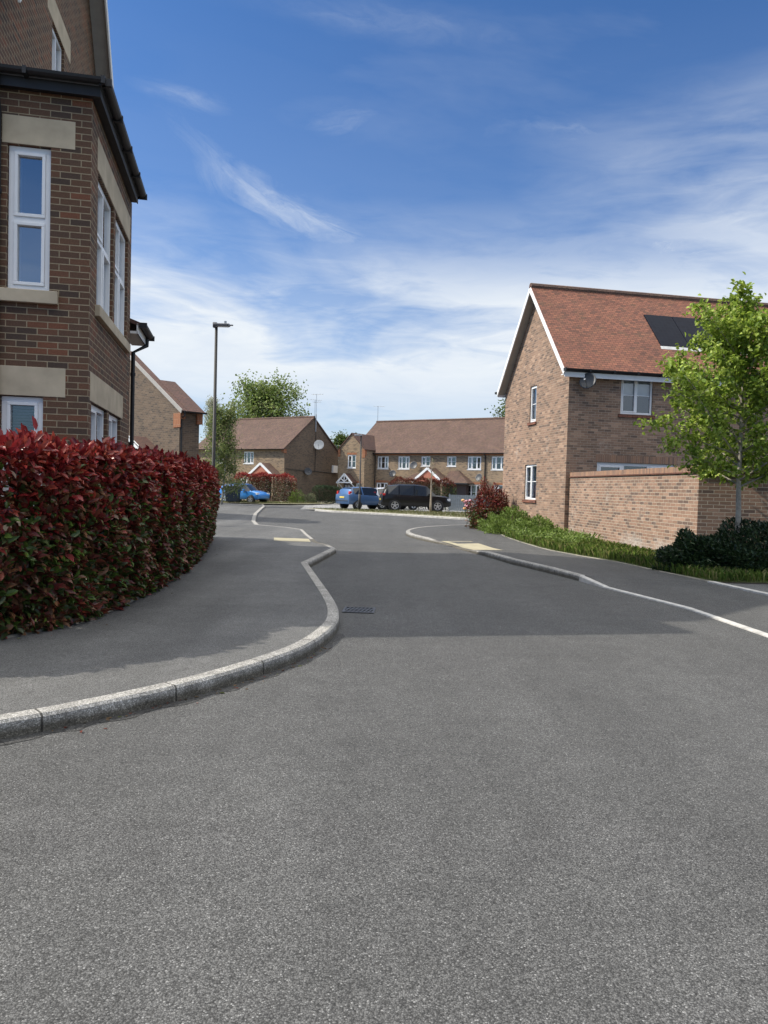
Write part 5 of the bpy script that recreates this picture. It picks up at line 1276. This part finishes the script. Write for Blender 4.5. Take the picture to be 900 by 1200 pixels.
suv = [(-2.28, .42, .80, .84, .80, .70), (-2.24, .34, .98, 1.02, .87, .74), (-2.16, .33, 1.06, 1.12, .905, .76), (-2.05, .33, 1.08, 1.36, .91, .70), (-1.85, .32, 1.07, 1.62, .915, .66), (-1.20, .30, 1.05, 1.69, .92, .66), (-1.10, .30, 1.045, 1.695, .92, .66), (-.22, .30, 1.02, 1.71, .92, .66),
       (-.12, .30, 1.02, 1.71, .92, .66), (.55, .30, 1.0, 1.66, .92, .655), (.72, .30, 1.0, 1.60, .92, .665), (1.22, .30, .99, 1.12, .915, .80), (1.34, .30, .99, 1.06, .91, .82), (1.85, .31, .95, 1.02, .89, .80), (2.14, .34, .86, .94, .85, .74), (2.26, .40, .72, .80, .76, .66)]
car('parked_car', 'black estate car parked side on behind the verge', (2.0, 48.6, .06), R(6), 'paint_black', suv, (-1.42, 1.36), .36, [(4, 5), (6, 7), (8, 11)], (10, 12), (3, 4),
    [('tail_light', 'lamp_red', ('s', -2.205, -2.04, .66, .885, .97, 1.12)), ('headlight', 'lamp_clear', ('s', 1.98, 2.2, .62, .855, .70, .86)), ('side_mirror', 'paint_black', ('s', .72, .86, .93, 1.08, 1.02, 1.16)), ('door_handle', 'paint_black', ('s', -.45, -.28, .915, .94, .92, .95)), ('door_handle', 'paint_black', ('s', -1.3, -1.14, .915, .94, .94, .97)), ('roof_rail', 'black', ('s', -1.6, .3, .56, .60, 1.71, 1.745)),
     ('number_plate', 'plate_yellow', ('c', -2.30, -2.28, -.26, .26, .66, .78)), ('bumper', 'black', ('c', -2.32, -2.2, -.78, .78, .36, .56)), ('exhaust', 'alloy', ('s', -2.34, -2.2, .45, .56, .34, .40))], W=.915,
    doors=[[(-.17, .36, .915), (-.17, 1.0, .895)], [(1.05, .40, .92), (1.0, .98, .89)], [(-1.15, .75, .925), (-1.1, 1.03, .895)]])
hb = [(-1.95, .42, .78, .82, .72, .64), (-1.92, .32, .92, .96, .80, .66), (-1.84, .30, .97, 1.02, .83, .68), (-1.66, .29, .98, 1.32, .84, .60), (-1.50, .28, .97, 1.41, .845, .575), (-.85, .27, .94, 1.47, .85, .57), (-.75, .27, .935, 1.475, .85, .57), (.10, .27, .90, 1.46, .85, .575), (.20, .27, .90, 1.45, .85, .58), (.42, .27, .89, 1.40, .85, .60), (1.12, .27, .88, .99, .845, .70), (1.24, .27, .87, .95, .84, .72), (1.62, .28, .79, .86, .81, .68), (1.86, .32, .68, .74, .74, .60), (1.94, .40, .60, .64, .64, .52)]
hb_extra = [('tail_light', 'lamp_red', ('s', -1.87, -1.70, .60, .765, .86, 1.17)), ('headlight', 'lamp_clear', ('s', 1.58, 1.86, .52, .77, .64, .80)), ('side_mirror', None, ('s', .58, .72, .84, 1.0, .92, 1.05)), ('door_handle', None, ('s', -.6, -.44, .845, .865, .80, .83)), ('number_plate', 'plate_yellow', ('c', -1.975, -1.945, -.26, .26, .70, .81)), ('bumper_strip', 'black', ('c', -1.97, -1.93, -.68, .68, .50, .55))]
def hatch(label, loc, rz, paint, hub='alloy'):
    return car('parked_car', label, loc, rz, paint, hb, (-1.22, 1.25), .30, [(4, 5), (6, 7), (7, 8), (8, 10)], (9, 11), (3, 4), [(a, b or paint, c) for a, b, c in hb_extra], hub, W=.835,
               doors=[[(-.70, .36, .84), (-.75, .93, .82)], [(.95, .38, .845), (.85, .88, .82)]])
hatch('slate blue hatchback seen from behind at an angle near the slim lamp', (-1.3, 50.9, .06), R(38), 'paint_slate')
hatch('bright blue hatchback nosing out from behind the bin', (-10.85, 57.5, .08), R(-28), 'paint_blue')
hatch('white hatchback half hidden between slate blue and black cars', (.55, 52.0, .06), R(28), 'paint_white')
